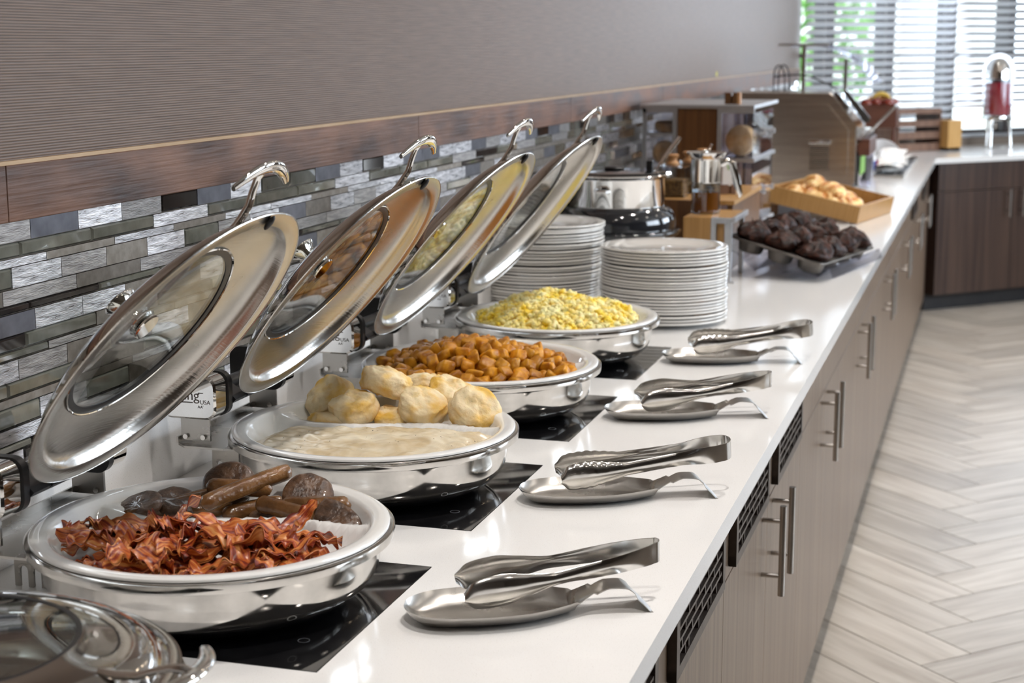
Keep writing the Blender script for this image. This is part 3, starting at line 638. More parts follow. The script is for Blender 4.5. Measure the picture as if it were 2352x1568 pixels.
def hinge_parts(root):
    for sgn in (-1, 1):
        cx, cz = .076-XO, .1465
        out = rounded(cx, cz, .0435, .0315, .0165)
        y_out, y_mid, y_in = sgn*.136, sgn*.098, sgn*.086
        m = MB()
        ins = rounded(cx, cz, .0405, .0285, .0145)
        n = len(out); vs = [(x, y_out, z_) for x, z_ in ins]+[(x, y_out-sgn*.003, z_) for x, z_ in out]+[(x, y_mid, z_) for x, z_ in out]
        m.add(vs, [tuple(range(n))]+[(i, (i+1) % n, n+(i+1) % n, n+i) for i in range(n)]+[(n+i, n+(i+1) % n, 2*n+(i+1) % n, 2*n+i) for i in range(n)]+[tuple(range(2*n, 3*n))])
        h = m.build('hinge_housing', 'mirror', root, bevel=0, ang=30)
        ext_y(rounded(cx+.001, cz, .0450, .0330, .0175), y_mid, y_in).build('housing_backplate', 'blackplastic', h)
        if sgn < 0:
            l = link('logo', logo_me, h); l.location = (cx-.0335, y_out-.0003, cz-.003)
        # upright plate with two bolts
        up_ = MB().b2((.052-XO, sgn*.112-.002, .078), (.098-XO, sgn*.112+.002, .118)).build('upright_plate', 'dullsteel', root, smooth=False)
        for bx in (.060, .088): MB().tube([(bx-XO, sgn*.112-.006, .084), (bx-XO, sgn*.112+.006, .084)], .0038, 10).build('bolt', 'mirror', up_)
    MB().tube([(.090-XO, -.09, .146), (.090-XO, .09, .146)], .013, 16).build('hinge_axle', 'blackplastic', root)
    # tray plate around the back of the pan
    pts = []
    for k in range(15):
        a = lerp(radians(180-40), radians(180+40), k/14); pts.append((.2085*cos(a), .2085*sin(a)))
    m = MB().prism(pts+[(.066-XO, -.134), (.050-XO, -.120), (.050-XO, .120), (.066-XO, .134)], .0715, .0745)
    m.b2((.048-XO, -.122, .0745), (.051-XO, .122, .084))
    m.build('support_plate', 'dullsteel', root, smooth=False)
    # leg plate with two arched slots
    for yy, nm in ((-.030, 'leg_plate'), (.060, 'leg_plate')):
        m = MB(); x0, x1 = .056-XO, .100-XO; th = .0035
        m.b2((x0, yy, .028), (x1, yy+th, .0715))
        for q in (x0, x0+.0185, x1-.0075): m.b2((q, yy, .0), (q+.0075, yy+th, .028))
        for q in (x0+.013, x0+.0315):
            for k in range(6):
                a0, a1 = pi*k/6, pi*(k+1)/6
                m.add([(q+.0055*cos(a0), yy, .020+.006*sin(a0)), (q+.0055*cos(a1), yy, .020+.006*sin(a1)), (q+.0055*cos(a1), yy, .0282), (q+.0055*cos(a0), yy, .0282),
                       (q+.0055*cos(a0), yy+th, .020+.006*sin(a0)), (q+.0055*cos(a1), yy+th, .020+.006*sin(a1)), (q+.0055*cos(a1), yy+th, .0282), (q+.0055*cos(a0), yy+th, .0282)],
                      [(0, 1, 2, 3), (4, 7, 6, 5), (0, 4, 5, 1)])
        m.build(nm, 'dullsteel', root, smooth=False)
def chafer(y, label, tilt=50.4, roll=-1.6, closed=False, dx=0, dz=0):
    r = thing('chafing_dish', label, 'chafing dish', (XO, y, CT+.0006), group='steel chafing dishes along the tiled wall')
    link('water_pan', pan_me, r)
    hinge_parts(r)
    th = radians(0 if closed else tilt)
    l = link('lid', lid_me, r)
    if closed: l.location = (0, 0, RIM+.007)
    else: l.location = (.262-XO+dx, 0, 1.194-CT+dz)
    l.rotation_euler = (Matrix.Rotation(-th, 3, 'Y') @ Matrix.Rotation(radians(roll), 3, 'X')).to_euler()
    for nm, me in (('window_glass', glass_me), ('gasket', gask_me), ('trim_ring', ring_me), ('knob', knob_me), ('lid_handle', hand_me), ('bumper', bump_me)):
        link(nm, me, l)
    a = MB()
    if closed: a.b2((-.235, -.06, .10), (-.190, .06, .112))
    else:
        for sg in (-1, 1):
            ext_y([(-.236, .148), (-.214, .160), (-.200, .150), (-.186, .142), (-.180, .136), (-.186, .130), (-.214, .134), (-.232, .138)], sg*.050, sg*.086, a)
        ext_y([(-.216, .128), (-.190, .128), (-.178, .136), (-.186, .143), (-.210, .146)], -.05, .05, a)
    a.build('lid_arm', 'blackplastic', r, smooth=False)
    return r
YC = CY
chafer(YC[0], 'closed steel chafing dish at the near left corner', closed=True, roll=0)
chafer(YC[1], 'open chafing dish holding bacon and sausages, nearest open lid')
chafer(YC[2], 'open chafing dish holding biscuits and white gravy', tilt=50.8)
chafer(YC[3], 'open chafing dish holding diced fried potatoes', tilt=51.5)
chafer(YC[4], 'open chafing dish holding scrambled eggs, beside the plates', tilt=52.0)

# porcelain inserts (they lift out of the pans)
DV = ([-.20, -.15, -.10, -.03, .03, .08, .15, .19], [.098, .050, .034, .047, .070, .080, .070, .060])
def dv(x): return interp(DV[0], DV[1], x)
def pan_z(r):
    return interp([0, .145, .168, .181, .1865, .1895], [-.040, -.0385, -.030, -.012, -.0015, .0], r)
def insert_z(x, y, div=True):
    r = hypot(x, y)
    if r > .1895: z_ = interp([.1895, .195, .2045, .2075], [0.0, .0012, .0014, -.0004], r)
    else: z_ = pan_z(r)
    if div and r < .1895:
        wdt = .0065+.030*max(0, (-x-.135)/.055)**1.5
        d = abs(y-dv(x))
        top = -.012+.010*max(0, (abs(x)-.13)/.06)**2
        top = min(top, -.0015)
        prof = top-max(0, d-wdt)*(1.9 if x > -.12 else 1.1)
        z_ = max(z_, prof)
    return z_
def insert(i, label, div=True, h=0.0015):
    y = YC[i]; m = MB(); R = [0, .02, .04, .06, .08, .10, .115, .13, .14, .15, .158, .166, .173, .179, .184, .187, .1895, .192, .195, .200, .2045, .2068, .2075]
    n = 150
    if div: R = sorted(set(R+[.01*k for k in range(1, 19)]+[.1625, .1695, .1765, .1815]))
    vs = []
    for r in R:
        for k in range(n):
            a = 2*pi*k/n; x, yy = r*cos(a), r*sin(a); vs.append((x, yy, insert_z(x, yy, div)))
    P = len(R); fs = []
    for j in range(P-1):
        for k in range(n):
            k2 = (k+1) % n
            if j == 0: fs.append((0, n+k, n+k2))
            else: fs.append((j*n+k, (j+1)*n+k, (j+1)*n+k2, j*n+k2))
    # underside
    b = len(vs); under = [(.2075, -.003), (.190, -.004), (.184, -.016), (.170, -.035), (.145, -.0445), (0, -.0445)]
    for r, z_ in under:
        for k in range(n): a = 2*pi*k/n; vs.append((r*cos(a), r*sin(a), z_))
    for k in range(n): fs.append(((P-1)*n+k, b+k, b+(k+1) % n, (P-1)*n+(k+1) % n))
    for j in range(len(under)-1):
        for k in range(n): k2 = (k+1) % n; fs.append((b+j*n+k, b+(j+1)*n+k, b+(j+1)*n+k2, b+j*n+k2))
    m.add(vs, fs)
    o = m.build('food_pan', 'porcelain', None, ang=70); o.location = (XO, y, CT+RIM+h)
    tag(o, label, 'food pan', 'white porcelain pans set in the chafing dishes'); return o
insert(1, 'white divided porcelain pan under the bacon and sausages')
insert(2, 'white divided porcelain pan under the gravy and biscuits')
insert(3, 'white porcelain pan full of diced potatoes')
insert(4, 'white round porcelain pan full of scrambled egg', div=False)
ZP = CT+RIM+.0015   # insert rim plane

# ================================================================ FOOD
def food(name, me, loc, rot, label, cat, group):
    o = link(name, me); o.location = loc; o.rotation_euler = rot
    return tag(o, label, cat, group)
# --- sausage links and patties (back half of the first pan)
def link_me(L, R, seed, bend):
    rnd = random.Random(seed); m = MB(); n = 22; path = []; rad = []
    for k in range(n):
        t = k/(n-1); x = (t-.5)*L; e = min(t, 1-t)*L
        rad.append(max(.0012, R*sqrt(max(0, 1-(max(0, R-e)/R)**2))*(1+.05*fbm((t*3, seed, 0), 1, 2))))
        path.append((x, bend*(1-(2*t-1)**2), 0))
    m.tube(path, rad, 14)
    m.map(lambda v: v*(1+.03*fbm(v, 90, 2)))
    return m.mesh('sausage_link', 'sausage', ang=80)
def patty_me(R, H, seed, half=False):
    m = MB(); prof = [(0, -H/2), (R*.55, -H/2), (R*.86, -H*.47), (R*.97, -H*.26), (R, 0), (R*.96, H*.28), (R*.84, H*.46), (R*.5, H*.52), (R*.25, H*.5), (0, H*.5)]
    m.lathe(prof, 40)
    def f(v):
        k = 1+.055*fbm((v.x*40+seed, v.y*40, v.z*40), 1, 3); return Vector((v.x*k, v.y*k, v.z*k+.0012*fbm((v.x*110, v.y*110, seed), 1, 3)))
    m.map(f); 
    if half: m.map(lambda v: Vector((v.x, v.y*.42 if v.y > 0 else v.y, v.z)))
    return m.mesh('sausage_patty', 'patty', ang=80)
y1 = YC[1]
def P2(a, b, za, zb): # two end points (world x,y) -> centre, rotation, length
    A = Vector((a[0], a[1], za)); B = Vector((b[0], b[1], zb)); d = B-A
    return (A+B)/2, (0, -math.asin(d.z/d.length), math.atan2(d.y, d.x)), d.length
LN = [((.166, 1.676), (.236, 1.776), .972, .980, 'brown sausage link pointing from the bacon to the back left of the pan'),
      ((.236, 1.764), (.312, 1.782), .996, .994, 'pale brown sausage link lying on the upright round patty'),
      ((.262, 1.700), (.326, 1.812), .992, 1.010, 'long brown sausage link lying diagonally on top of the pile'),
      ((.226, 1.732), (.264, 1.766), .972, .972, 'short sausage end between the two crossing links'),
      ((.312, 1.746), (.392, 1.722), .984, .980, 'light brown shiny sausage link right of the pile centre'),
      ((.346, 1.746), (.424, 1.768), .985, .986, 'light brown sausage link lying rightmost, by the dark patty'),
      ((.275, 1.730), (.325, 1.790), .970, .974, 'dark sausage link under the diagonal one')]
for i, (a, b, za, zb, lab) in enumerate(LN):
    c, r, ln = P2(a, b, za, zb)
    food('sausage_link', link_me(ln+.006, .0112 if i != 3 else .0105, i+1, .004*(-1)**i), c, r, lab, 'sausage', 'sausage links in the first pan')
PT = [((.172, 1.701, .980), (.30, -.25, .2), .032, 'dark round sausage patty at the left end of the pan'),
      ((.208, 1.736, .980), (.35, -.1, 1.2), .031, 'dark sausage patty behind the leftmost link'),
      ((.252, 1.788, .993), (.75, -.15, .4), .034, 'brown sausage patty standing highest at the back'),
      ((.362, 1.785, .988), (.70, .10, .3), .033, 'dark sausage patty leaning on the back rim, right of centre'),
      ((.428, 1.735, .982), (.38, .35, -.4), .034, 'dark sausage patty at the right end, beside the divider'),
      ((.330, 1.752, .964), (.1, .1, 0), .032, 'sausage patty mostly buried under the links')]
for i, (l_, r_, R_, lab) in enumerate(PT):
    food('sausage_patty', patty_me(R_, .0125, i*3.1, half=(i == 4)), l_, r_, lab, 'sausage patty', 'sausage patties in the first pan')
# --- bacon
def bacon_me(seed, L=.15, Wd=.026):
    rnd = random.Random(seed); m = MB(); nu, nv = 46, 7
    curl = rnd.uniform(.4, 1.4); amp = rnd.uniform(.0045, .0105); fr = rnd.uniform(1.3, 2.4); tw = rnd.uniform(-1.6, 1.6); ph = rnd.uniform(0, 6)
    bendv = rnd.uniform(-.9, .9)
    ctr = []; x = y = 0; ang = -bendv/2
    for i in range(nu):
        t = i/(nu-1); ctr.append((x, y)); ang += bendv/(nu-1); st = L/(nu-1); x += st*cos(ang)*(.78+.22*abs(cos(t*fr*pi))); y += st*sin(ang)
    mx = x/2; my = y/2
    def fn(a, b):
        i = int(round(a*(nu-1))); t = a; v = (b-.5)
        wd = Wd*(.82+.30*fbm((t*4, seed*1.7, 0), 1, 2)+.06*fbm((t*22, seed, v*2), 1, 2))*min(1, .45+7*t)*min(1, .45+7*(1-t))
        x, y = ctr[i]
        zz = amp*sin(t*fr*2*pi+ph)+amp*.50*sin(t*fr*6.3*pi+ph*2)*(v*2)+.0022*sin(t*41+ph*3)*(v*2)**2*(1 if v > 0 else -.7)+.0026*fbm((t*9, v*3, seed), 1, 2)
        rl = tw*(t-.5)*1.4+curl*.5*sin(t*5+ph)
        dy = v*wd*cos(rl); dz = v*wd*sin(rl)-.006*curl*(v*v)
        return (x-mx, y-my+dy, zz+dz)
    top = [fn(i/(nu-1), j/(nv-1)) for i in range(nu) for j in range(nv)]
    th = .0011
    vs = top+[(a, b, c-th*2) for a, b, c in top]; N_ = nu*nv; fs = []
    for i in range(nu-1):
        for j in range(nv-1):
            q = (i*nv+j, (i+1)*nv+j, (i+1)*nv+j+1, i*nv+j+1); fs.append(q); fs.append(tuple(N_+k for k in q[::-1]))
    rim = [(i*nv) for i in range(nu)]+[(nu-1)*nv+j for j in range(1, nv)]+[i*nv+nv-1 for i in range(nu-2, -1, -1)]+[j for j in range(nv-2, 0, -1)]
    for a, b in zip(rim, rim[1:]+rim[:1]): fs.append((a, b, N_+b, N_+a))
    m.add(vs, fs); me = bpy.data.meshes.new('bacon_strip'); me.from_pydata(m.v, [], m.f); me.materials.append(MT['bacon'])
    at = me.color_attributes.new('pat', 'FLOAT_COLOR', 'POINT')
    for k in range(N_):
        u = (k//nv)/(nu-1); v = (k % nv)/(nv-1); at.data[k].color = (u, v, 0, 1); at.data[k+N_].color = (u, v, 0, 1)
    for p_ in me.polygons: p_.use_smooth = True
    return me
bm_ = [bacon_me(k, L=lerp(.12, .17, (k*.37) % 1), Wd=lerp(.024, .034, (k*.61) % 1)) for k in range(14)]
rb = random.Random(11)
spots = []
# bottom layer, then heap
for k in range(60):
    for _ in range(60):
        a = rb.uniform(0, 2*pi); r = .150*sqrt(rb.random()); x = r*cos(a)*1.0; yy = r*sin(a)
        if yy < dv(x)-.062 and yy > -.150 and abs(x) < .138 and hypot(x, yy) < .138: break
    hx = x-.0; yc = -.055
    heap = max(0, 1-(hx/.165)**2)*max(0, 1-((yy-yc)/.115)**2)
    lay = k/60
    z_ = -.030+lay*(.010+.038*heap)
    spots.append((x, yy, z_))
bl = ['curled bacon strip in the front half of the first pan']
for k, (x, yy, z_) in enumerate(spots):
    L_ok = min(1.0, .55+ (.19-hypot(x, yy))/.10)
    o = food('bacon_strip', bm_[k % 14], (XO+x, y1+yy, ZP+z_), (rb.uniform(-.5, .5), rb.uniform(-.22, .22), rb.gauss(pi*.08, .75)), 'curled rasher of bacon in the heap of bacon, nearest dish', 'bacon', 'rashers of bacon heaped in the first pan')
    s_ = L_ok*rb.uniform(.72, .9); o.scale = (s_, s_, s_)
big = [((.222, 1.640, .988), (.35, -.26, .50), .95, 'long wavy rasher of bacon lying at the left against the divider'),
       ((.300, 1.600, .994), (-.5, -.12, .35), .95, 'broad rasher of bacon arched highest over the heap'),
       ((.392, 1.662, .992), (.6, -.5, .9), .62, 'rasher of bacon standing up on the divider at the right'),
       ((.400, 1.590, .986), (-.45, .16, .2), .85, 'broad rasher of bacon at the right end of the heap'),
       ((.170, 1.585, .980), (.7, .4, 1.3), .55, 'short curled rasher of bacon at the far left of the heap'),
       ((.330, 1.545, .986), (.2, .3, 1.1), .75, 'rasher of bacon hanging down the front of the heap')]
for k, (l_, r_, s_, lab) in enumerate(big):
    o = food('bacon_strip', bacon_me(40+k, .15, .034), l_, r_, lab, 'bacon', 'rashers of bacon heaped in the first pan'); o.scale = (s_, s_, s_)
# --- gravy and biscuits
y2 = YC[2]
gz = -.0135
gm = MB(); pts = {}
nx, ny = 110, 64
def gfn(a, b):
    x = lerp(-.165, .176, a); yt = dv(x)-.004; 
    rr_ = .1815; yb = -sqrt(max(1e-6, rr_*rr_-x*x)) if abs(x) < rr_ else -0.001
    yb = max(yb, -.1815)
    if x < -.12: yt = lerp(yt, yb+.02, ((-x-.12)/.045)**1.5); 
    y = lerp(yb, yt, b)
    e = min(a*9, 1, (1-a)*12, b*9+.15, (1-b)*7+.1)
    z_ = gz-.012*(1-min(1, e))+.0085*sin(pi*min(1, b))*max(0, 1-(x/.19)**2)+.0036*fbm((x*26, y*34, 0), 1, 3)+.0022*sin((x*1.0+y*2.2+.02*fbm((x*18, y*18, 3), 1, 2))*110)*max(0, fbm((x*9+4, y*9, 2), 1, 2)+.25)
    return (x, y, z_)
gm.grid(gfn, nx, ny)
N_ = nx*ny; gm.v += [(x, y, min(z_-.006, -.030)) for x, y, z_ in gm.v]
rim = [(i*ny) for i in range(nx)]+[(nx-1)*ny+j for j in range(1, ny)]+[i*ny+ny-1 for i in range(nx-2, -1, -1)]+[j for j in range(ny-2, 0, -1)]
for a, b in zip(rim, rim[1:]+rim[:1]): gm.f.append((a, b, N_+b, N_+a))
gv = gm.build('gravy', 'gravy', None, ang=80); gv.location = (XO, y2, ZP); tag(gv, 'peppered creamy white gravy filling the front of the second pan', 'gravy')
def biscuit_me(seed, R=.042, H=.040):
    m = MB(); prof = [(0, -H*.5), (R*.6, -H*.5), (R*.88, -H*.46), (R*.97, -H*.30), (R*1.0, -H*.05), (R*.98, H*.12), (R*.97, H*.26), (R*.90, H*.42), (R*.72, H*.52), (R*.45, H*.58), (R*.2, H*.60), (0, H*.60)]
    p2 = []
    for (a, b), (c, d) in zip(prof, prof[1:]):
        for k in range(3): p2.append((lerp(a, c, k/3), lerp(b, d, k/3)))
    p2.append(prof[-1]); m.lathe(p2, 48)
    def f(v):
        k = 1+.15*fbm((v.x*20+seed*3.3, v.y*20, v.z*30), 1, 3)+.05*fbm((v.x*80, v.y*80+seed, v.z*150), 1, 3)
        return Vector((v.x*k, v.y*k, v.z*(1+.14*fbm((v.x*22+seed, v.y*22, 5), 1, 2))+.0042*fbm((v.x*60, v.y*60, seed), 1, 3)))
    return m.map(f).mesh('biscuit', 'biscuit', ang=85)
BS = [((.188, 2.262, 1.000), (.55, -.75, .3), 'pale biscuit leaning steeply, leftmost in the pan'),
      ((.236, 2.238, .993), (.22, -.12, 0), 'golden flat biscuit at the front, second from the left'),
      ((.268, 2.300, 1.022), (.12, .30, 1.0), 'big craggy pale biscuit lying on top of the others'),
      ((.300, 2.380, .999), (-.3, .2, 1.0), 'browned biscuit at the back, right of the topmost one'),
      ((.342, 2.262, .997), (.38, .12, .6), 'golden topped biscuit in the front, right of centre'),
      ((.362, 2.345, .997), (.2, -.3, 2.0), 'pale floury biscuit behind, between the two right-hand ones'),
      ((.424, 2.268, .995), (.72, .42, .25), 'golden biscuit tipped up on edge, rightmost in the pan'),
      ((.205, 2.232, .966), (0, .1, 2.2), 'flat biscuit showing low beneath the leftmost one'),
      ((.300, 2.262, .970), (0, 0, 3), 'biscuit mostly hidden under the craggy topmost one')]
for i, (l_, r_, lab) in enumerate(BS): food('biscuit', biscuit_me(i+1, .0395 if i != 2 else .043, .036), l_, r_, lab, 'biscuit', 'biscuits in the second pan')
# --- potatoes
def cube_me(seed, s=.0265):
    rnd = random.Random(seed); bm = bmesh.new(); bmesh.ops.create_cube(bm, size=1); bmesh.ops.subdivide_edges(bm, edges=bm.edges[:], cuts=4, use_grid_fill=True)
    sx, sy, sz = s*rnd.uniform(.75, 1.15), s*rnd.uniform(.75, 1.1), s*rnd.uniform(.65, 1.0)
    sh = rnd.uniform(-.28, .28); sh2 = rnd.uniform(-.28, .28)
    vs = []
    for v in bm.verts:
        c = v.co*2; k = (abs(c.x)**5+abs(c.y)**5+abs(c.z)**5)**(1/5); c = c/k*(1+.09*fbm((c.x*1.2+seed*5, c.y*1.2, c.z*1.2), 1, 3))
        v.co = Vector((c.x*sx/2+c.z*sh*sx/2, c.y*sy/2+c.z*sh2*sy/2, c.z*sz/2))
    me = bpy.data.meshes.new('potato_cube'); bm.to_mesh(me); bm.free()
    for p_ in me.polygons: p_.use_smooth = True
    me.materials.append(MT['potato']); return me
cubes = [cube_me(k) for k in range(16)]
y3 = YC[3]; rp = random.Random(5); placed = []
def heap3(x, y):
    r = hypot(x+.01, y-.0)
    return -.024+.052*max(0, 1-(r/.175)**1.7)+.008*fbm((x*14, y*14, 1), 1, 2)
for lay, (dz, dist) in enumerate(((0, .0215), (-.020, .0235))):
    tries = 0; cur = []
    while tries < 5000:
        tries += 1
        a = rp.uniform(0, 2*pi); r = .172*sqrt(rp.random()); x, y = r*cos(a), r*sin(a)
        if r > .160 and y > .02: continue
        if all((x-q[0])**2+(y-q[1])**2 > dist**2 for q in cur): cur.append((x, y, heap3(x, y)+dz))
    placed += [q for q in cur if q[2] > pan_z(hypot(q[0], q[1]))+.006 or lay == 0]
placed += [(-.142, .098, -.004), (-.118, .112, -.001), (-.10, .085, .004)]
for k, (x, y, z_) in enumerate(placed[:290]):
    z_ = max(z_, pan_z(hypot(x, y)+.008)+.010)
    food('potato_cube', cubes[k % 16], (XO+x, y3+y, ZP+z_), (rp.uniform(-.7, .7), rp.uniform(-.7, .7), rp.uniform(0, 6.28)), 'small browned cube of fried potato in the heap of the third pan', 'potato', 'diced fried potatoes in the third pan')
# --- scrambled egg (curds nobody could count)
y4 = YC[4]; eg = MB(); re_ = random.Random(9)
def heap4(x, y):
    r = hypot(x*.95, y-.005); return -.020+.055*max(0, 1-(r/.168)**2.0)**.85+.012*fbm((x*13, y*13, 7), 1, 2)
def inegg(x, y): return hypot(x, y) < .166
R_ = [.006*k for k in range(29)]; n = 120; vs = []
for r in R_:
    for k in range(n):
        a = 2*pi*k/n; x, y = r*cos(a), r*sin(a); z_ = heap4(x, y)+.006*fbm((x*55, y*55, 1), 1, 3)
        if r > .162: z_ = min(z_, pan_z(r)+.001)
        vs.append((x, y, max(z_, pan_z(r)+.0005)))
fs = [(j*n+k, (j+1)*n+k, (j+1)*n+(k+1) % n, j*n+(k+1) % n) for j in range(1, len(R_)-1) for k in range(n)]
eg.add(vs, fs)
ico = bmesh.new(); bmesh.ops.create_icosphere(ico, subdivisions=2, radius=1); iv = [v.co.copy() for v in ico.verts]; ifc = [tuple(v.index for v in f.verts) for f in ico.faces]; ico.free()
for k in range(1700):
    a = re_.uniform(0, 2*pi); r = .163*sqrt(re_.random()); x, y = r*cos(a), r*sin(a)
    s = re_.uniform(.0025, .0085); z_ = max(heap4(x, y), pan_z(r)+.001)+re_.uniform(-.001, .004)
    sc = (s*re_.uniform(.7, 1.3), s*re_.uniform(.7, 1.3), s*re_.uniform(.6, 1.1)); rm = Matrix.Rotation(re_.uniform(0, 6), 3, 'Z') @ Matrix.Rotation(re_.uniform(-.6, .6), 3, 'X')
    eg.add([rm @ Vector((v.x*sc[0], v.y*sc[1], v.z*sc[2]))*(1+.75*noise.noise(v*1.6+Vector((k, 0, 0)))) + Vector((x, y, z_)) for v in iv], ifc)
e_ = eg.build('scrambled_egg', 'egg', None, ang=90, stuff=True); e_.location = (XO, y4, ZP); tag(e_, 'heap of bright yellow scrambled egg curds in the fourth pan', 'scrambled egg')

# ================================================================ PLATES
pp = [(0, .0015), (.085, .0015), (.092, .0030), (.118, .0085), (.1465, .0130), (.1490, .0140), (.1496, .0152), (.1485, .0165), (.1455, .0168), (.118, .0125), (.092, .0070), (.084, .0056), (0, .0056)]
foot = [(.080, .0), (.086, 0)]
plate_me = MB().lathe([(0, .0018), (.078, .0018), (.0785, 0), (.0850, 0), (.0865, .0022), (.118, .0068), (.1455, .0098), (.1490, .0110), (.1500, .0128), (.1490, .0148), (.1458, .0152), (.118, .0108), (.088, .0060), (.083, .0050), (0, .0050)], 80).mesh('dinner_plate', 'plate', ang=60)
rq = random.Random(21)
def stack(x, y, n, top, pitch, name, lean=0):
    z_ = CT+.0004; k = 0; ps = []
    for k in range(n):
        jit = .0022 if k > 0 else 0
        ps.append((x+rq.uniform(-jit, jit)+lean*k/n, y+rq.uniform(-jit, jit), z_)); z_ += pitch+(rq.choice((0, 0, .0012)) if pitch < .0072 else 0)
    for k, q in enumerate(ps):
        lab = 'white china dinner plate in the %s plate stack' % name
        if k == n-1: lab = 'topmost white dinner plate of the %s plate stack' % name
        if k == 0: lab = 'bottom white dinner plate of the %s plate stack' % name
        o = food('dinner_plate', plate_me, q, (rq.uniform(-.006, .006), rq.uniform(-.006, .006), rq.uniform(0, 6)), lab, 'plate', 'dinner plates in the %s stack' % name)
stack(.427, 3.70, 23, 1.08, .0071, 'shorter right-hand')
stack(.095, 3.80, 28, 1.12, .0071, 'taller left-hand', lean=.012)

# ================================================================ SPOON RESTS AND TONGS
def rest_outline(t):
    """half width of the rest along its length, x from -.10 to .185"""
    return interp([-.100, -.094, -.075, -.04, 0, .04, .075, .100, .120, .150, .176, .185], [.0, .020, .040, .052, .055, .050, .036, .022, .0165, .0185, .0225, .0228], t)
def rest_me():
    nu, nv = 80, 25; top = []
    for i in range(nu):
        t = -.0998+.2848*(i/(nu-1)); w_ = max(rest_outline(t), .0015) if t > -.099 else .004
        if t < -.04: w_ = .052*sqrt(max(.004, 1-((t+.04)/.0600)**2))
        for j in range(nv):
            s = (j/(nv-1))*2-1; y = s*w_
            if t < .098:
                # dish: rim at .019, floor .002
                e = min(1-abs(s), 1.0)*w_; e2 = min(e, (t+.0998)*.9, (.112-t)*1.0)
                z_ = lerp(.0185, .0022, 1-(1-min(1, max(0, e2)/.026))**2)
            else:
                z_ = interp([.098, .112, .135, .155, .172, .185], [.0125, .0195, .0300, .0290, .0150, .0008], t)+.004*(s*s)*(1 if t < .165 else 0)-.004*(t > .12)*(s*s)
            top.append((t, y, z_))
    th = .0011; N_ = nu*nv; vs = top+[(a, b, max(c-th, 0.0)) for a, b, c in top]; fs = []
    for i in range(nu-1):
        for j in range(nv-1):
            q = (i*nv+j, (i+1)*nv+j, (i+1)*nv+j+1, i*nv+j+1); fs += [q, tuple(N_+k for k in q[::-1])]
    rim = [(i*nv) for i in range(nu)]+[(nu-1)*nv+j for j in range(1, nv)]+[i*nv+nv-1 for i in range(nu-2, -1, -1)]+[j for j in range(nv-2, 0, -1)]
    for a, b in zip(rim, rim[1:]+rim[:1]): fs.append((a, b, N_+b, N_+a))
    return MB().add(vs, fs).mesh('spoon_rest', 'dullsteel', ang=75)
rest = rest_me()
def tongs_me(scallop):
    """x from 0 (hinge bend) to L (tips); one arm each side of y=0; strip height along z"""
    L = .235; nu, nv = 90, 9; m = MB()
    for sg in (-1, 1):
        vs = []
        for i in range(nu):
            t = i/(nu-1); x = t*L
            sep = interp([0, .012, .05, .12, .18, .235], [.0150, .0170, .0150, .0185, .0225, .0215], x) if scallop else interp([0, .012, .05, .12, .18, .235], [.0045, .0085, .0150, .0190, .0235, .0225], x)
            if scallop: hw = interp([0, .03, .06, .14, .165, .195, .222, .235], [.0135, .0130, .0105, .0105, .0150, .0205, .0190, .0070], x)
            else: hw = interp([0, .03, .08, .125, .160, .190, .222, .235], [.0140, .0125, .0105, .0085, .0150, .0215, .0180, .0055], x)
            if scallop and x > .145: hw *= 1+.085*abs(sin((x-.145)*pi/.0125))-.04
            cup = interp([0, .04, .10, .15, .19, .235], [0.0, .0022, .0046, .0056, .0100, .0070], x)
            for j in range(nv):
                s = (j/(nv-1))*2-1
                vs.append((x, sg*(sep+cup*(1-s*s)-cup*.5), s*hw))
        th = .0011; N_ = nu*nv; b = len(m.v); vv = vs+[(x, y+sg*th, z_) for x, y, z_ in vs]; fs = []
        for i in range(nu-1):
            for j in range(nv-1):
                q = (i*nv+j, (i+1)*nv+j, (i+1)*nv+j+1, i*nv+j+1); fs += [q, tuple(N_+k for k in q[::-1])]
        rim = [(i*nv) for i in range(nu)]+[(nu-1)*nv+j for j in range(1, nv)]+[i*nv+nv-1 for i in range(nu-2, -1, -1)]+[j for j in range(nv-2, 0, -1)]
        for a, c in zip(rim, rim[1:]+rim[:1]): fs.append((a, c, N_+c, N_+a))
        m.add(vv, fs)
    # the bend
    k_ = 12; hw = .0135 if scallop else .014; r0, r1 = (.0150, .0161) if scallop else (.0045, .0056)
    vs = []
    for k in range(k_+1):
        a = pi/2+pi*k/k_
        for r in (r0, r1):
            for zz in (-hw, hw): vs.append((r*cos(a), r*sin(a), zz))
    fs = []
    for k in range(k_):
        o = k*4; n_ = o+4; fs += [(o, n_, n_+1, o+1), (o+2, o+3, n_+3, n_+2), (o, o+2, n_+2, n_), (o+1, n_+1, n_+3, o+3)]
    m.add(vs, fs)
    return m.mesh('tongs', 'tongsteel', ang=60)
tg = {True: tongs_me(True), False: tongs_me(False)}
RS = [((.639, 1.666), 27.5, False, 'in front of the bacon dish, nearest the camera'), ((.627, 2.169), 22.7, True, 'in front of the biscuit dish'),
      ((.625, 2.703), 19.0, False, 'in front of the potato dish'), ((.622, 3.224), 13.9, True, 'in front of the egg dish, farthest')]
TG = [dict(b=(.805, 1.775, .9600), t=(.605, 1.655, .934)), dict(b=(.800, 2.262, .9640), t=(.585, 2.158, .936)), dict(b=(.798, 2.795, .9600), t=(.585, 2.692, .934)), dict(b=(.802, 3.312, .9640), t=(.580, 3.222, .936))]
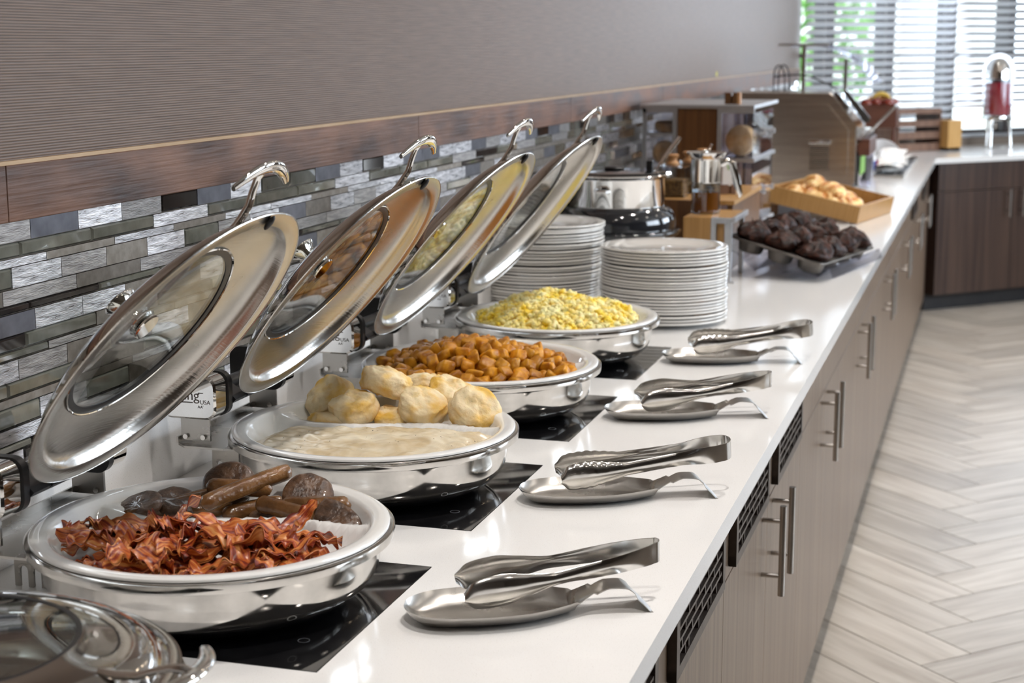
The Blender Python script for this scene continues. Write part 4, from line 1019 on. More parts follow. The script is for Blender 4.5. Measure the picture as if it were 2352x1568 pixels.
for i, ((x, y), a, sc, lab) in enumerate(RS):
    food('spoon_rest', rest, (x, y, CT+.0004), (0, 0, radians(a)), 'steel spoon rest '+lab, 'spoon rest', 'steel spoon rests along the counter edge')
    B = Vector(TG[i]['b']); T = Vector(TG[i]['t']); d = (T-B).normalized()
    zz = Vector((0, 0, 1)); zz = (zz-d*zz.dot(d)).normalized(); yy = zz.cross(d)
    roll = radians([-15, -11, -15, -11][i]); y2_ = yy*cos(roll)+zz*sin(roll); z2_ = zz*cos(roll)-yy*sin(roll)
    o = link('tongs', tg[sc]); o.matrix_world = Matrix(((d.x, y2_.x, z2_.x, B.x), (d.y, y2_.y, z2_.y, B.y), (d.z, y2_.z, z2_.z, B.z), (0, 0, 0, 1)))
    s_ = (T-B).length/.235; o.scale = (max(s_, .98), 1.0, 1.0)
    tag(o, ('scalloped' if sc else 'smooth')+' steel tongs on the rest '+lab, 'tongs', 'serving tongs on the spoon rests')

# ================================================================ MIDDLE OF THE COUNTER
def frame3(name, origin, ax, ay):
    """empty whose x axis runs along ax and whose y axis is as near ay as can be"""
    X = Vector(ax).normalized(); Y = Vector(ay); Y = (Y-X*Y.dot(X)).normalized(); Z = X.cross(Y)
    o = bpy.data.objects.new(name, None); COL.objects.link(o); o.empty_display_size = .05
    o.matrix_world = Matrix(((X.x, Y.x, Z.x, origin[0]), (X.y, Y.y, Z.y, origin[1]), (X.z, Y.z, Z.z, origin[2]), (0, 0, 0, 1))); return o
# --- soup warmer with its inset pot
t = thing('soup_warmer', 'round black soup warmer with a chrome pot, behind the plate stacks', 'soup warmer', (.170, 4.28, CT))
MB().lathe([(0, .0005), (.150, .0005), (.153, .004), (.153, .050), (.150, .085), (.152, .112), (.158, .122), (.182, .140), (.1845, .146), (.182, .150), (.172, .150), (.168, .152), (.170, .170), (.166, .190), (.157, .203), (.140, .213), (.128, .216), (.128, .204), (0, .204)], 72).build('base', 'blackenamel', t, ang=60)
p_ = MB().lathe([(0, .206), (.130, .206), (.1365, .210), (.138, .216), (.138, .286), (.142, .291), (.1515, .2945), (.1530, .2975), (.150, .300), (.1395, .299), (.1345, .294), (.1345, .215), (0, .212)], 72).build('pot', 'mirror', t, ang=50)
ld = MB().lathe([(0, .3035), (.02, .3035), (.10, .3025), (.136, .3005), (.1395, .302), (.136, .304), (.10, .306), (.05, .3085), (.0, .309)], 64).build('pot_lid', 'blackenamel', t)
MB().lathe([(0, .309), (.026, .309), (.030, .312), (.026, .316), (0, .3165)], 32).build('lid_grip', 'blackplastic', ld)
MB().tube([(-.02, -.139, .262), (-.012, -.150, .260), (.012, -.150, .260), (.02, -.139, .262)], .004, 8).build('pot_lug', 'mirror', t)
hb = MB().box((.100, -.006, .318), (.018, .020, .034)).build('hinge_block', 'blackplastic', t, smooth=False, bevel=.003)
t = thing('ladle', 'steel ladle slanting up out of the chrome soup pot', 'ladle', (.170, 4.28, CT))
lm = MB(); lm.tube([(.108, .000, .297), (.112, .006, .300), (.124, .012, .324), (.145, .016, .355), (.166, .020, .384), (.176, .022, .397)], [.0035, .0045, .006, .0085, .0095, .0075], 12, flat=.55)
lm.build('handle', 'mirror', t)
MB().lathe([(.030, 0), (.031, .003), (.029, .012), (.020, .014), (.022, .006), (.028, .002)], 24, closed=True, c=(.128, .004, .293)).build('hook_ring', 'mirror', t)
# --- bamboo risers
t = thing('display_riser', 'low bamboo riser with an aluminium end frame, under the syrup jug', 'display riser', (0, 0, CT))
MB().b2((.352, 4.335, .0), (.428, 4.350, .178)).build('front_panel', 'bamboo', t, smooth=False)
MB().b2((.352, 4.350, .166), (.484, 4.565, .178)).build('shelf_board', 'bamboo', t, smooth=False)
MB().b2((.442, 4.352, .02), (.464, 4.362, .160)).build('end_panel', 'bamboo', t, smooth=False)
f = MB(); f.b2((.428, 4.333, .0), (.441, 4.346, .178)).b2((.466, 4.333, .0), (.485, 4.350, .178)).b2((.441, 4.333, .164), (.466, 4.346, .178)).b2((.485, 4.333, .166), (.495, 4.570, .180)).b2((.472, 4.552, 0), (.485, 4.565, .166)).b2((.428, 4.333, 0), (.495, 4.350, .004))
f.build('end_frame', 'alu', t, smooth=False, bevel=.0008)
t = thing('display_riser', 'taller dark bamboo riser behind, under the granola jars', 'display riser', (0, 0, CT))
MB().b2((.120, 4.580, .0), (.350, 4.595, .200)).build('front_panel', 'bamboodark', t, smooth=False)
MB().b2((.120, 4.595, .188), (.450, 5.150, .200)).build('shelf_board', 'bamboo', t, smooth=False)
MB().b2((.430, 4.60, 0), (.445, 5.150, .188)).build('end_panel', 'bamboodark', t, smooth=False)
# --- syrup jug
t = thing('syrup_jug', 'glass syrup jug with chrome collar and lid on the bamboo riser', 'syrup jug', (.392, 4.452, CT+.1784))
MB().lathe([(0, 0), (.038, 0), (.0405, .002), (.0405, .146), (.0395, .147), (.0385, .146), (.0385, .004), (0, .003)], 48).build('glass_body', 'jarglass', t)
MB().lathe([(0, .0032), (.0380, .0042), (.0380, .060), (0, .060)], 40).build('syrup', 'syrup', t)
MB().lathe([(.0410, .088), (.0418, .086), (.0425, .089), (.0425, .148), (.044, .152), (.041, .152), (.041, .09)], 48, closed=True).build('collar', 'mirror', t)
MB().lathe([(0, .158), (.036, .157), (.048, .162), (.0545, .170), (.0555, .169), (.050, .158), (.044, .152), (0, .151)], 48).build('lid', 'mirror', t)
MB().ball((-.006, 0, .169), .0105, 12, 8, (1, 1, .8)).tube([(0, 0, .172), (.010, 0, .182), (.014, 0, .192)], .0035, 8).build('thumb_lever', 'mirror', t)
MB().tube([(.040, 0, .136), (.058, .004, .146), (.070, .006, .138), (.082, .008, .100), (.092, .010, .055), (.090, .010, .046)], [.004, .005, .0055, .0055, .005, .003], 10, flat=2.0).build('handle', 'mirror', t)
# --- granola jars
for i, (x, y, lab) in enumerate(((.248, 4.70, 'square glass jar of granola, nearest of the three with wooden stoppers'), (.272, 4.84, 'glass jar behind the granola jar, middle wooden stopper'), (.290, 4.98, 'farthest glass jar with a wooden stopper'))):
    t = thing('storage_jar', lab, 'jar', (x, y, CT+.2002), group='glass jars with turned wooden stoppers')
    m = MB(); h = .088
    for w_, z0, z1 in ((.046, 0, h),): m.b2((-w_, -w_, z0), (w_, w_, z1))
    m.lathe([(.030, h), (.030, h+.006), (.033, h+.008), (.028, h+.009)], 24)
    m.build('glass_body', 'jarglass', t, bevel=.008, smooth=False)
    MB().b2((-.042, -.042, .003), (.042, .042, .052 if i == 0 else .03)).build('granola', 'granola', t, bevel=.006, smooth=False)['kind'] = 'stuff'
    MB().lathe([(0, h+.002), (.020, h+.002), (.020, h+.010), (.014, h+.016), (.013, h+.022), (.018, h+.029), (.020, h+.033), (.016, h+.036), (0, h+.037)], 28).build('stopper', 'woodknob', t)
t = thing('card_holder', 'small wooden block holding a white card with a green leaf', 'card holder', (.400, 4.82, CT+.2002), radians(10))
MB().b2((-.028, -.012, 0), (-.004, .014, .028)).b2((.006, -.012, 0), (.030, .014, .030)).b2((-.004, -.004, 0), (.006, .014, .026)).build('block', 'rackwood', t, smooth=False)
cd = MB().b2((-.022, -.006, .024), (.018, -.0045, .098)).build('card', 'paper', t, smooth=False)
MB().add([(-.010, -.0068, .092), (.014, -.0068, .094), (-.006, -.0068, .070), (-.010, -.0066, .092), (.014, -.0066, .094), (-.006, -.0066, .070)], [(0, 1, 2), (3, 5, 4), (0, 3, 4, 1), (1, 4, 5, 2), (2, 5, 3, 0)]).build('leaf_mark', 'green', cd, smooth=False)
# --- bread case
t = thing('bread_case', 'aluminium and bamboo bread case with clear acrylic drawers', 'bread case', (0, 5.2, CT))
MB().b2((.165, .0, .0), (.296, .55, .438)).build('core_panel', 'bamboodark', t, smooth=False)
MB().b2((.040, -.006, .438), (.415, .57, .450)).build('top_panel', 'alu', t, smooth=False, bevel=.0015)
f = MB()
for x in (.150, .296): f.b2((x, -.006, 0), (x+.014, .006, .438))
f.b2((.296, -.006, 0), (.310, .006, .438)); f.b2((.050, -.006, .0), (.062, .006, .438))
f.b2((.050, -.004, .350), (.150, .006, .358)); f.b2((.050, -.006, .424), (.15, .006, .438)); f.b2((.310, -.006, .424), (.415, .006, .438))
f.b2((.310, -.006, .268), (.418, .50, .280)); f.b2((.310, -.006, .045), (.418, .50, .057)); f.b2((.306, .49, 0), (.316, .50, .438)); f.b2((.400, .0, .0), (.412, .012, .045)); f.b2((.400, .48, .0), (.412, .49, .045))
f.build('frame', 'alu', t, smooth=False)
def bin_(x0, x1, y0, y1, z0, z1, nm='drawer'):
    th = .003; m = MB()
    m.b2((x0, y0, z0), (x1, y0+th, z1)); m.b2((x0, y1-th, z0), (x1, y1, z1)); m.b2((x1-th, y0+th, z0), (x1, y1-th, z1)); m.b2((x0, y0+th, z0), (x1-th, y1-th, z0+th))
    return m.build(nm, 'acrylic', t, smooth=False)
for z0, z1 in ((.281, .424), (.058, .267)):
    d = bin_(.312, .412, .004, .235, z0, z1); e_ = bin_(.312, .412, .242, .47, z0, z1)
    for q, yk in ((d, .16), (e_, .36)):
        MB().tube([(.412, yk, (z0+z1)/2), (.424, yk, (z0+z1)/2), (.4245, yk, (z0+z1)/2), (.434, yk, (z0+z1)/2)], [.004, .004, .009, .009], 12).build('drawer_knob', 'lidglass' if False else 'alu', q)
for z0, z1 in ((.358, .424), (.10, .350)): bin_(.064, .150, .004, .25, z0, z1)
def muffin_en(label, loc, rot, r=.049):
    o = thing('english_muffin', label, 'english muffin', loc, group='english muffins in the bread case'); o.rotation_euler = rot
    MB().lathe([(0, -.014), (r*.86, -.014), (r*.97, -.010), (r, 0), (r*.97, .010), (r*.86, .014), (0, .014)], 40).build('crumb', 'bread', o)
    MB().lathe([(0, -.0155), (r*.76, -.0152), (r*.84, -.0138)], 36).build('griddled_face', 'breadtop', o)
    return o
muffin_en('round toasted english muffin standing in the upper right drawer', (.362, 5.26, CT+.334), (pi/2, 0, -.25))
muffin_en('second english muffin standing behind the toasted round one', (.360, 5.31, CT+.334), (pi/2, 0, -.1))
muffin_en('english muffin in the upper left drawer', (.112, 5.30, CT+.376), (.1, .05, 0), .042)
muffin_en('english muffin standing in the lower left drawer', (.108, 5.28, CT+.290), (pi/2, 0, .3), .040)
muffin_en('english muffin lying in the lower right drawer', (.362, 5.36, CT+.080), (0, .0, 0))
t = thing('card_holder', 'dark wooden card block on top of the bread case', 'card holder', (.325, 5.31, CT+.4504))
MB().b2((-.023, -.014, 0), (-.003, .018, .036)).b2((.003, -.014, 0), (.018, .018, .036)).b2((-.003, -.004, 0), (.003, .018, .026)).build('block', 'bamboodark', t, smooth=False)
MB().b2((.018, -.014, 0), (.027, .018, .037)).build('end_face', 'woodknob', t, smooth=False)

# --- muffin tin on a clear stand
N0 = Vector((.719, 4.407, .952)); UX = Vector((-.252, .063, .060)); VY = Vector((.098, .433, .002))
TW, TL_ = .272, .444
tin = frame3('muffin_tin', N0, UX, VY); tag(tin, 'dark metal muffin tin propped at a tilt, full of chocolate muffins', 'muffin tin')
# local x runs up the slope to the left, so y must be mirrored to stay right-handed
sgn = 1 if (tin.matrix_world.to_3x3() @ Vector((0, 0, 1))).z > 0 else -1
def tp(x, y, z): return (x, y, z*sgn)
m = MB(); cups = []
NXc, NYc = 3, 4
for i in range(NXc):
    for j in range(NYc): cups.append((TW*(i+.5)/NXc, TL_*(j+.5)/NYc))
pl_ = rounded(TW/2, TL_/2, TW/2+.006, TL_/2+.006, .03, 5)
b0 = MB().prism([(a, b) for a, b in pl_], -.0012, .0012)
m.add(b0.v, b0.f)
m.tube([(a, b, 0) for a, b in pl_]+[(pl_[0][0], pl_[0][1], 0)], .0028, 8)
for cx, cy in cups: m.lathe([(.042, 0), (.040, -.006), (.034, -.034), (.031, -.037), (0, -.0375)], 28, c=(cx, cy, 0))
m.map(lambda v: Vector(tp(v.x, v.y, v.z))).build('pan', 'darkpan', tin)
def choc_me(seed):
    m = MB(); ks_ = [(0, -.028), (.027, -.028), (.036, .0), (.041, .007), (.043, .015), (.039, .026), (.031, .035), (.018, .042), (.006, .045), (0, .0455)]
    pf_ = []
    for (a, b), (c, d) in zip(ks_, ks_[1:]):
        for q in range(3): pf_.append((lerp(a, c, q/3), lerp(b, d, q/3)))
    m.lathe(pf_+[ks_[-1]], 56)
    def f(v):
        k = 1.06+.26*fbm((v.x*30+seed*2.7, v.y*30, v.z*26), 1, 4)*(1 if v.z > 0 else .1)
        return Vector((v.x*k, v.y*k, v.z*(1+.35*fbm((v.x*26, v.y*26+seed, 1), 1, 3)) if v.z > 0 else v.z))
    return m.map(f).mesh('crown', 'muffin', ang=85)
def paper_me(seed):
    rnd = random.Random(seed); m = MB(); n = 64; vs = []
    pk = [rnd.uniform(.004, .030) for _ in range(4)]
    for k in range(n):
        a = 2*pi*k/n; q = (a/(2*pi)*4) % 1; pv = pk[int(a/(2*pi)*4) % 4]*max(0, 1-abs(q-.5)*2.6)
        fl_ = .0008*cos(a*30)
        for r, z_ in ((.030, -.027), (.0385+fl_, .004), (.0435+fl_+pv*.35, .012+pv)): vs.append((r*cos(a), r*sin(a), z_))
    fs = [(k*3+l, ((k+1) % n)*3+l, ((k+1) % n)*3+l+1, k*3+l+1) for k in range(n) for l in (0, 1)]
    return m.add(vs, fs).mesh('paper_case', 'wrapper', ang=70)
ms_ = [(choc_me(k), paper_me(k)) for k in range(5)]
TM = tin.matrix_world.copy()
tin_up = (TM.to_3x3() @ Vector((0, 0, sgn))).normalized()
rm_ = random.Random(3)
rown = ['lowest row', 'middle row', 'highest row']; coln = ['nearest', 'second', 'third', 'farthest']
for k, (cx, cy) in enumerate(cups):
    P = TM @ Vector((cx, cy, 0))+tin_up*.001
    o = thing('chocolate_muffin', 'dark chocolate muffin, %s in the %s of the tin' % (coln[k % 4], rown[k//4]), 'muffin', P, group='chocolate muffins in the tin')
    q = tin_up.to_track_quat('Z', 'Y'); o.rotation_euler = (q @ Matrix.Rotation(rm_.uniform(0, 6), 3, 'Z').to_quaternion()).to_euler()
    link('crown', ms_[k % 5][0], o); link('paper_case', ms_[(k*3) % 5][1], o); o.scale = (1.08, 1.08, 1.05)
t = thing('acrylic_riser', 'clear acrylic zigzag stand under the muffin tin', 'display stand', (0, 0, CT))
def zig(pts, y0, y1, th=.004, shear=(.21, .0)):
    m = MB()
    for (x0, z0), (x1, z1) in zip(pts, pts[1:]):
        d = Vector((x1-x0, 0, z1-z0)).normalized(); nn = Vector((-d.z, 0, d.x))*th/2
        q = []
        for (x, z_) in ((x0, z0), (x1, z1)):
            for s in (-1, 1):
                for yy in (y0, y1): q.append((x+nn.x*s+(yy-y0)*shear[0], yy-(x-.70)*.22, z_+nn.z*s))
        m.add(q, [(0, 1, 3, 2), (4, 6, 7, 5), (0, 4, 5, 1), (2, 3, 7, 6), (0, 2, 6, 4), (1, 5, 7, 3)])
    return m
zig([(.745, .003), (.735, .030), (.705, .004), (.655, .016), (.600, .006)], 4.50, 4.98).build('front_fold', 'acrylic', t, smooth=False)
zig([(.600, .006), (.560, .048), (.520, .010), (.470, .055), (.420, .075), (.410, .003)], 4.50, 4.98).build('rear_fold', 'acrylic', t, smooth=False)

# --- croissant tray
B0 = Vector((.690, 5.925, .9012)); BU = Vector((-.322, .065, .064)); BV = Vector((.09, .455, .0))
bt = frame3('wooden_tray', B0, BU, BV); tag(bt, 'shallow slatted wooden tray of croissants, propped up at the left', 'tray')
sg2 = 1 if (bt.matrix_world.to_3x3() @ Vector((0, 0, 1))).z > 0 else -1
BL, BW, BH = .345, .462, .062
def bx(a, b, nm, mt='bamboo'):
    MB().b2((a[0], a[1], a[2]*sg2), (b[0], b[1], b[2]*sg2)).build(nm, mt, bt, smooth=False)
bx((0, 0, 0), (BL, .012, BH), 'side'); bx((0, BW-.012, 0), (BL, BW, BH), 'side'); bx((0, .012, 0), (.012, BW-.012, BH), 'end'); bx((BL-.012, .012, 0), (BL, BW-.012, BH), 'end')
for k in range(9): bx((.014+k*.036, .012, .004), (.014+k*.036+.026, BW-.012, .012), 'slat')
BM = bt.matrix_world.copy(); bup = (BM.to_3x3() @ Vector((0, 0, sg2))).normalized()
def croissant_me(seed):
    m = MB(); n = 72; path = []; rad = []
    for k in range(n):
        t_ = k/(n-1); a = lerp(-1.15, 1.15, t_); path.append((.062*sin(a), .05-.05*cos(a)*1.0, 0))
        e = sin(pi*t_)**.75; ridge = .92+.30*abs(sin(t_*pi*4.5+.3)); rad.append(max(.004, .0295*e*ridge))
    m.tube(path, rad, 16, flat=.85); m.map(lambda v: v*(1+.05*fbm(v, 60, 2)))
    return m.mesh('croissant', 'croissant', ang=60)
cm = [croissant_me(k) for k in range(2)]
CR = [(.275, .085, .046, .3), (.245, .115, .050, 1.2), (.262, .22, .052, .1), (.195, .17, .058, .9), (.145, .10, .048, 2.0), (.110, .20, .050, .5), (.105, .095, .044, 2.6), (.20, .30, .050, 1.5), (.28, .33, .046, .2), (.15, .13, .080, 1.0), (.235, .17, .086, .4), (.095, .19, .042, 1.2)]
CL = ['leftmost, at the raised end', 'second from the raised end', 'lying behind near the raised end', 'in the middle of the tray', 'right of the middle against the front side', 'behind on the right', 'lowest one at the right front corner',
      'far middle, near the back side', 'far left, near the back side', 'lying on top at the right', 'lying on top in the middle', 'at the right end near the low edge']
for k, (x, y, z_, a) in enumerate(CR):
    P = BM @ Vector((x, y, 0))+bup*(z_-.008)
    q = bup.to_track_quat('Z', 'Y') @ Matrix.Rotation(a, 3, 'Z').to_quaternion()
    food('croissant', cm[k % 2], P, q.to_euler(), 'golden croissant, '+CL[k], 'croissant', 'croissants in the wooden tray').scale = (1.25, 1.25, 1.3)
t = thing('tray_prop', 'dark wooden block propping up the raised end of the croissant tray', 'display stand', (.36, 6.05, CT), radians(-11))
MB().b2((-.03, .0, 0), (.03, .40, .052)).build('block', 'bamboodark', t, smooth=False)

# --- conveyor toaster
t = thing('conveyor_toaster', 'large stainless conveyor toaster with a sloped glass front', 'toaster', (0, 7.0, CT))
prof = [(.06, .045), (.575, .045), (.590, .060), (.590, .305), (.485, .432), (.470, .438), (.06, .438)]
ext_y(prof, 0, .46).build('body', 'ovensteel', t, smooth=False, bevel=.004)
inn = [(.20, .075), (.545, .075), (.557, .09), (.557, .285), (.468, .392), (.20, .392)]
ext_y(inn, -.0045, .0).build('side_panel', 'ovensteel', t, smooth=False, bevel=.002)
ext_y([(.590, .300), (.612, .296), (.612, .318), (.500, .447), (.486, .435)], -.006, .012).build('front_frame', 'mirror', t, smooth=False)
ext_y([(.590, .300), (.612, .296), (.612, .318), (.500, .447), (.486, .435)], .42, .438).build('front_frame', 'mirror', t, smooth=False)
ext_y([(.596, .302), (.604, .302), (.497, .436), (.490, .432)], .012, .42).build('front_glass', 'jarglass', t, smooth=False)
lv = MB()
lv.b2((.392, -.012, .112), (.396, -.004, .226)); lv.b2((.478, -.012, .112), (.482, -.004, .226))
for k in range(13): lv.box((.437, -.009, .117+k*.0085), (.084, .009, .0030), rx=.9)
lv.b2((.392, -.012, .108), (.482, -.004, .112))
lo_ = lv.build('louvre', 'ovensteel', t, smooth=False)
MB().b2((.396, -.0052, .112), (.478, -.0040, .226)).build('louvre_recess', 'dark', t, smooth=False)
MB().b2((.390, -.018, .226), (.486, -.004, .242)).build('louvre_cap', 'mirror', t, smooth=False, bevel=.003)
ch = MB(); ch.add([(.590, .02, .22), (.590, .40, .22), (.640, .02, .275), (.640, .40, .275), (.745, .02, .385), (.745, .40, .385)], [(0, 1, 3, 2), (2, 3, 5, 4)])
cho = ch.build('loading_chute', 'dullsteel', t, smooth=False); so = cho.modifiers.new('thickness', 'SOLIDIFY'); so.thickness = .006
MB().b2((.592, .02, .175), (.645, .40, .245)).build('chute_box', 'crate', t, smooth=False, bevel=.003)
MB().b2((.590, .03, .10), (.598, .43, .17)).b2((.590, .02, .045), (.600, .03, .19)).b2((.590, .43, .045), (.600, .44, .19)).build('exit_frame', 'blackplastic', t, smooth=False)
MB().b2((.600, .1, .085), (.603, .35, .165)).build('control_label', 'green', t, smooth=False)
for x in (.10, .54):
    for y in (.05, .41): MB().lathe([(0, 0), (.018, 0), (.018, .046), (0, .046)], 16, c=(x, y, 0)).build('foot', 'blackplastic', t)
t = thing('exit_tray', 'slotted steel tray lying before the toaster', 'tray', (.50, 6.78, CT+.0004), radians(8))
m = MB(); m.b2((0, 0, 0), (.20, .012, .012)); m.b2((0, .19, 0), (.20, .202, .012)); m.b2((0, 0, 0), (.012, .202, .012)); m.b2((.19, 0, 0), (.202, .202, .012))
for k in range(7): m.b2((.018+k*.025, .012, .002), (.030+k*.025, .19, .008))
m.build('rack', 'dullsteel', t, smooth=False)
t = thing('wire_rack', 'black wire rack with a looped end standing on the toaster', 'rack', (0, 7.28, CT+.4385))
wk = MB(); loop = [(.196, 0, 0), (.196, 0, .055), (.197, 0, .085), (.206, 0, .107), (.218, 0, .113), (.230, 0, .107), (.240, 0, .085), (.245, 0, .055), (.245, 0, 0)]
wk.tube(loop, .0032, 8); wk.tube([(.196, 0, .062), (.245, 0, .068), (.30, .01, .072), (.36, .02, .062), (.43, .04, .030), (.47, .06, .004)], .0036, 8)
wk.tube([(x, y+.16, z_) for x, y, z_ in loop], .0032, 8); wk.tube([(.196, 0, .004), (.196, .16, .004)], .003, 8); wk.tube([(.245, 0, .004), (.245, .16, .004)], .003, 8)
wk.build('wire_frame', 'blackplastic', t)
t = thing('sneeze_guard', 'curved clear sneeze guard on two square posts behind the toaster', 'sneeze guard', (0, 7.62, CT))
MB().b2((.278, 0, 0), (.296, .018, .632)).build('post', 'dullsteel', t, smooth=False)
MB().b2((.462, .10, 0), (.478, .116, .575)).build('post', 'dullsteel', t, smooth=False)
ar = MB(); R0 = .34
def arf(a, b):
    an = lerp(radians(102), radians(28), a); return (.30+R0*cos(an)*1.02, .55*b-.02, .30+R0*sin(an)*1.0)
ar.grid(arf, 20, 8)
a_ = ar.build('curved_panel', 'acrylic', t); so = a_.modifiers.new('thickness', 'SOLIDIFY'); so.thickness = .004
rb_ = MB()
for k in range(7):
    y_ = -.02+.55*k/6; rb_.tube([(.30+(R0+.004)*cos(lerp(radians(102), radians(28), q/12))*1.02, y_, .30+(R0+.004)*sin(lerp(radians(102), radians(28), q/12))) for q in range(13)], .0028, 6)
for k, o_ in enumerate([1]): rb_.build('rib', 'acrylic', t)['kind'] = 'stuff'
MB().tube([(.17, .0, .640), (.40, .0, .640)], .006, 8).build('top_bar', 'dullsteel', t)

# ================================================================ FAR END OF THE COUNTER
t = thing('cup_stack', 'stack of clear plastic cups at the toaster corner', 'cups', (.592, 7.53, CT+.0004))
for k in range(9):
    MB().lathe([(.024, 0), (.034, .045), (.0365, .046), (.0365, .050), (.033, .050), (.023, .002)], 20, c=(0, 0, k*.0135), closed=True).build('cup', 'acrylic', t)
t = thing('scoop_bowl', 'tilted white translucent scoop behind the cups', 'scoop', (.585, 8.62, CT+.050)); t.rotation_euler = (radians(48), radians(16), 0)
MB().lathe([(0, -.040), (.030, -.040), (.036, -.036), (.090, .052), (.093, .054), (.090, .056), (.034, -.034), (0, -.037)], 40).build('bowl', 'whiteplastic', t)
for i, (x, y, mt, lab) in enumerate(((.600, 8.36, 'label_red', 'small white bottle with a red label beside the paper napkins'), (.560, 8.30, 'label_blue', 'small white bottle with a blue label beside the cup stack'))):
    t = thing('squeeze_bottle', lab, 'bottle', (x, y, CT+.0004))
    MB().lathe([(0, 0), (.022, 0), (.024, .003), (.024, .080), (.018, .094), (0, .094)], 28).build('body', 'whiteplastic', t)
    MB().lathe([(.0243, .020), (.0246, .021), (.0246, .066), (.0243, .067)], 28).build('label_band', mt, t)
    MB().lathe([(0, .094), (.016, .094), (.0165, .112), (.014, .116), (0, .116)], 24).build('cap', 'whiteplastic', t)
t = thing('paper_napkins', 'loose pile of white paper napkins on the dark steel tray', 'napkins', (.655, 8.42, CT+.014))
rn = random.Random(4)
for k in range(7):
    s_ = MB().grid(lambda a, b: (lerp(-.06, .06, a), lerp(-.16, .16, b), .006*sin(a*5+k)+.010*sin(b*4+k*2)), 9, 12)
    o = s_.build('napkin', 'paper', t); o.location = (rn.uniform(-.012, .012), rn.uniform(-.03, .03), .010+k*.010); o.rotation_euler = (rn.uniform(-.12, .22), rn.uniform(-.45, .1), rn.uniform(-.25, .25))
t = thing('steel_tray', 'dark flat steel tray with a raised rim, under the napkins', 'tray', (.625, 8.08, CT+.0003), radians(0))
m = MB(); m.b2((-.04, 0, 0), (.105, 1.42, .003)); m.b2((.100, 0, .003), (.108, 1.42, .012)); m.b2((-.04, 0, .003), (.108, .010, .012)); m.b2((-.04, 1.41, .003), (.1, 1.42, .012)); m.b2((.055, .01, .003), (.060, 1.41, .010))
m.build('pan', 'dullsteel', t, smooth=False)
MB().b2((-.035, .012, .0032), (.054, 1.40, .0045)).b2((.062, .012, .0032), (.098, 1.40, .0045)).build('mat', 'blackplastic', t, smooth=False)
# fruit crate
t = thing('fruit_crate', 'dark wooden fruit crate on a stand, far behind the toaster', 'crate', (0, 9.55, CT))
m = MB(); m.b2((.385, 0, .170), (.600, .012, .300)); m.b2((.385, .20, .170), (.600, .212, .300)); m.b2((.385, .012, .170), (.397, .20, .300)); m.b2((.588, .012, .170), (.600, .20, .300)); m.b2((.397, .012, .170), (.588, .20, .180))
m.build('box', 'crate', t, smooth=False)
MB().b2((.395, .01, 0), (.410, .20, .170)).b2((.575, .01, 0), (.590, .20, .170)).build('stand', 'crate', t, smooth=False)
FR = [(.425, .05, .315, 'apple'), (.480, .06, .322, 'apple'), (.545, .06, .320, 'apple'), (.455, .12, .325, 'orange'), (.515, .13, .330, 'orange'), (.570, .13, .318, 'apple'), (.430, .15, .315, 'apple')]
fl_ = ['at the left front', 'front middle', 'at the right front', 'left behind', 'right behind', 'at the right back', 'at the left back']
for k, (x, y, z_, kd) in enumerate(FR):
    m = MB().ball((0, 0, 0), .036, 24, 14, (1, 1, .92)); 
    if kd == 'apple': m.map(lambda v: Vector((v.x, v.y, v.z-.010*math.exp(-(v.x**2+v.y**2)/.00015)*(1 if v.z > 0 else -1))))
    o = thing(kd, ('red apple ' if kd == 'apple' else 'orange ')+fl_[k]+' of the fruit crate', 'fruit', (x, 9.55+y, CT+z_-.012), group='fruit in the crate')
    m.build('flesh', kd, o)
    MB().tube([(0, 0, .024), (.002, 0, .036)], .0015, 6).build('stalk', 'bark', o)
m = MB(); m.tube([(.0+.055*sin(a), 0, .055*cos(a)) for a in [radians(-70+10*k) for k in range(15)]], [.003]+[.014*sin(pi*(k+1)/16)**.4 for k in range(1, 14)]+[.003], 10)
o = m.build('banana', 'banana', None); o.location = (.505, 9.64, CT+.305); tag(o, 'yellow banana arching over the fruit crate', 'fruit')
# slatted condiment rack
t = thing('slatted_rack', 'three-tier slatted walnut packet rack in the counter corner', 'rack', (AX, AY, CT), pi/4)
RX0, RX1, RY0, RY1 = .195, .520, .535, .755
for k, (z0, z1) in enumerate(((.226, .258), (.148, .187), (.075, .118), (.002, .048))):
    MB().b2((RX0, RY0, z0), (RX1, RY0+.012, z1)).build('front_board', 'rackwood', t, smooth=False)
    MB().b2((RX0, RY0+.012, z0), (RX1, RY1, z0+.008)).build('shelf', 'rackwood', t, smooth=False)
for x in (RX0-.008, RX1): MB().b2((x, RY0, 0), (x+.008, RY1, .252)).build('side', 'rackwood', t, smooth=False)
rk = random.Random(8); pos_ = ['leftmost', 'second from the left', 'third from the left', 'fourth from the left', 'fifth from the left', 'sixth from the left', 'rightmost']
for k in range(3):
    for j in range(7):
        m = MB().b2((0, 0, 0), (.028+rk.random()*.012, .05, .022+rk.random()*.006))
        o = m.build('sachet', rk.choice(['paper', 'whiteplastic', 'paper', 'label_blue']), None, smooth=False)
        px_, py_, _ = wm(RX0+.008+j*.045, RY0+.018+rk.random()*.02, 0); o.location = (px_, py_, CT+(.0105, .0835, .1565)[k]); o.rotation_euler = (0, 0, pi/4)
        tag(o, 'condiment packet, %s on the %s tier of the rack' % (pos_[j], ['lowest', 'middle', 'upper'][k]), 'packet', 'condiment packets in the walnut rack')
px_, py_, _ = wm(.585, .50, 0)
t = thing('wood_box', 'pale beech box standing right of the walnut rack', 'box', (px_, py_, CT), pi/4)
MB().b2((-.058, -.03, .018), (.052, .10, .185)).build('body', 'blockwood', t, smooth=False, bevel=.002)
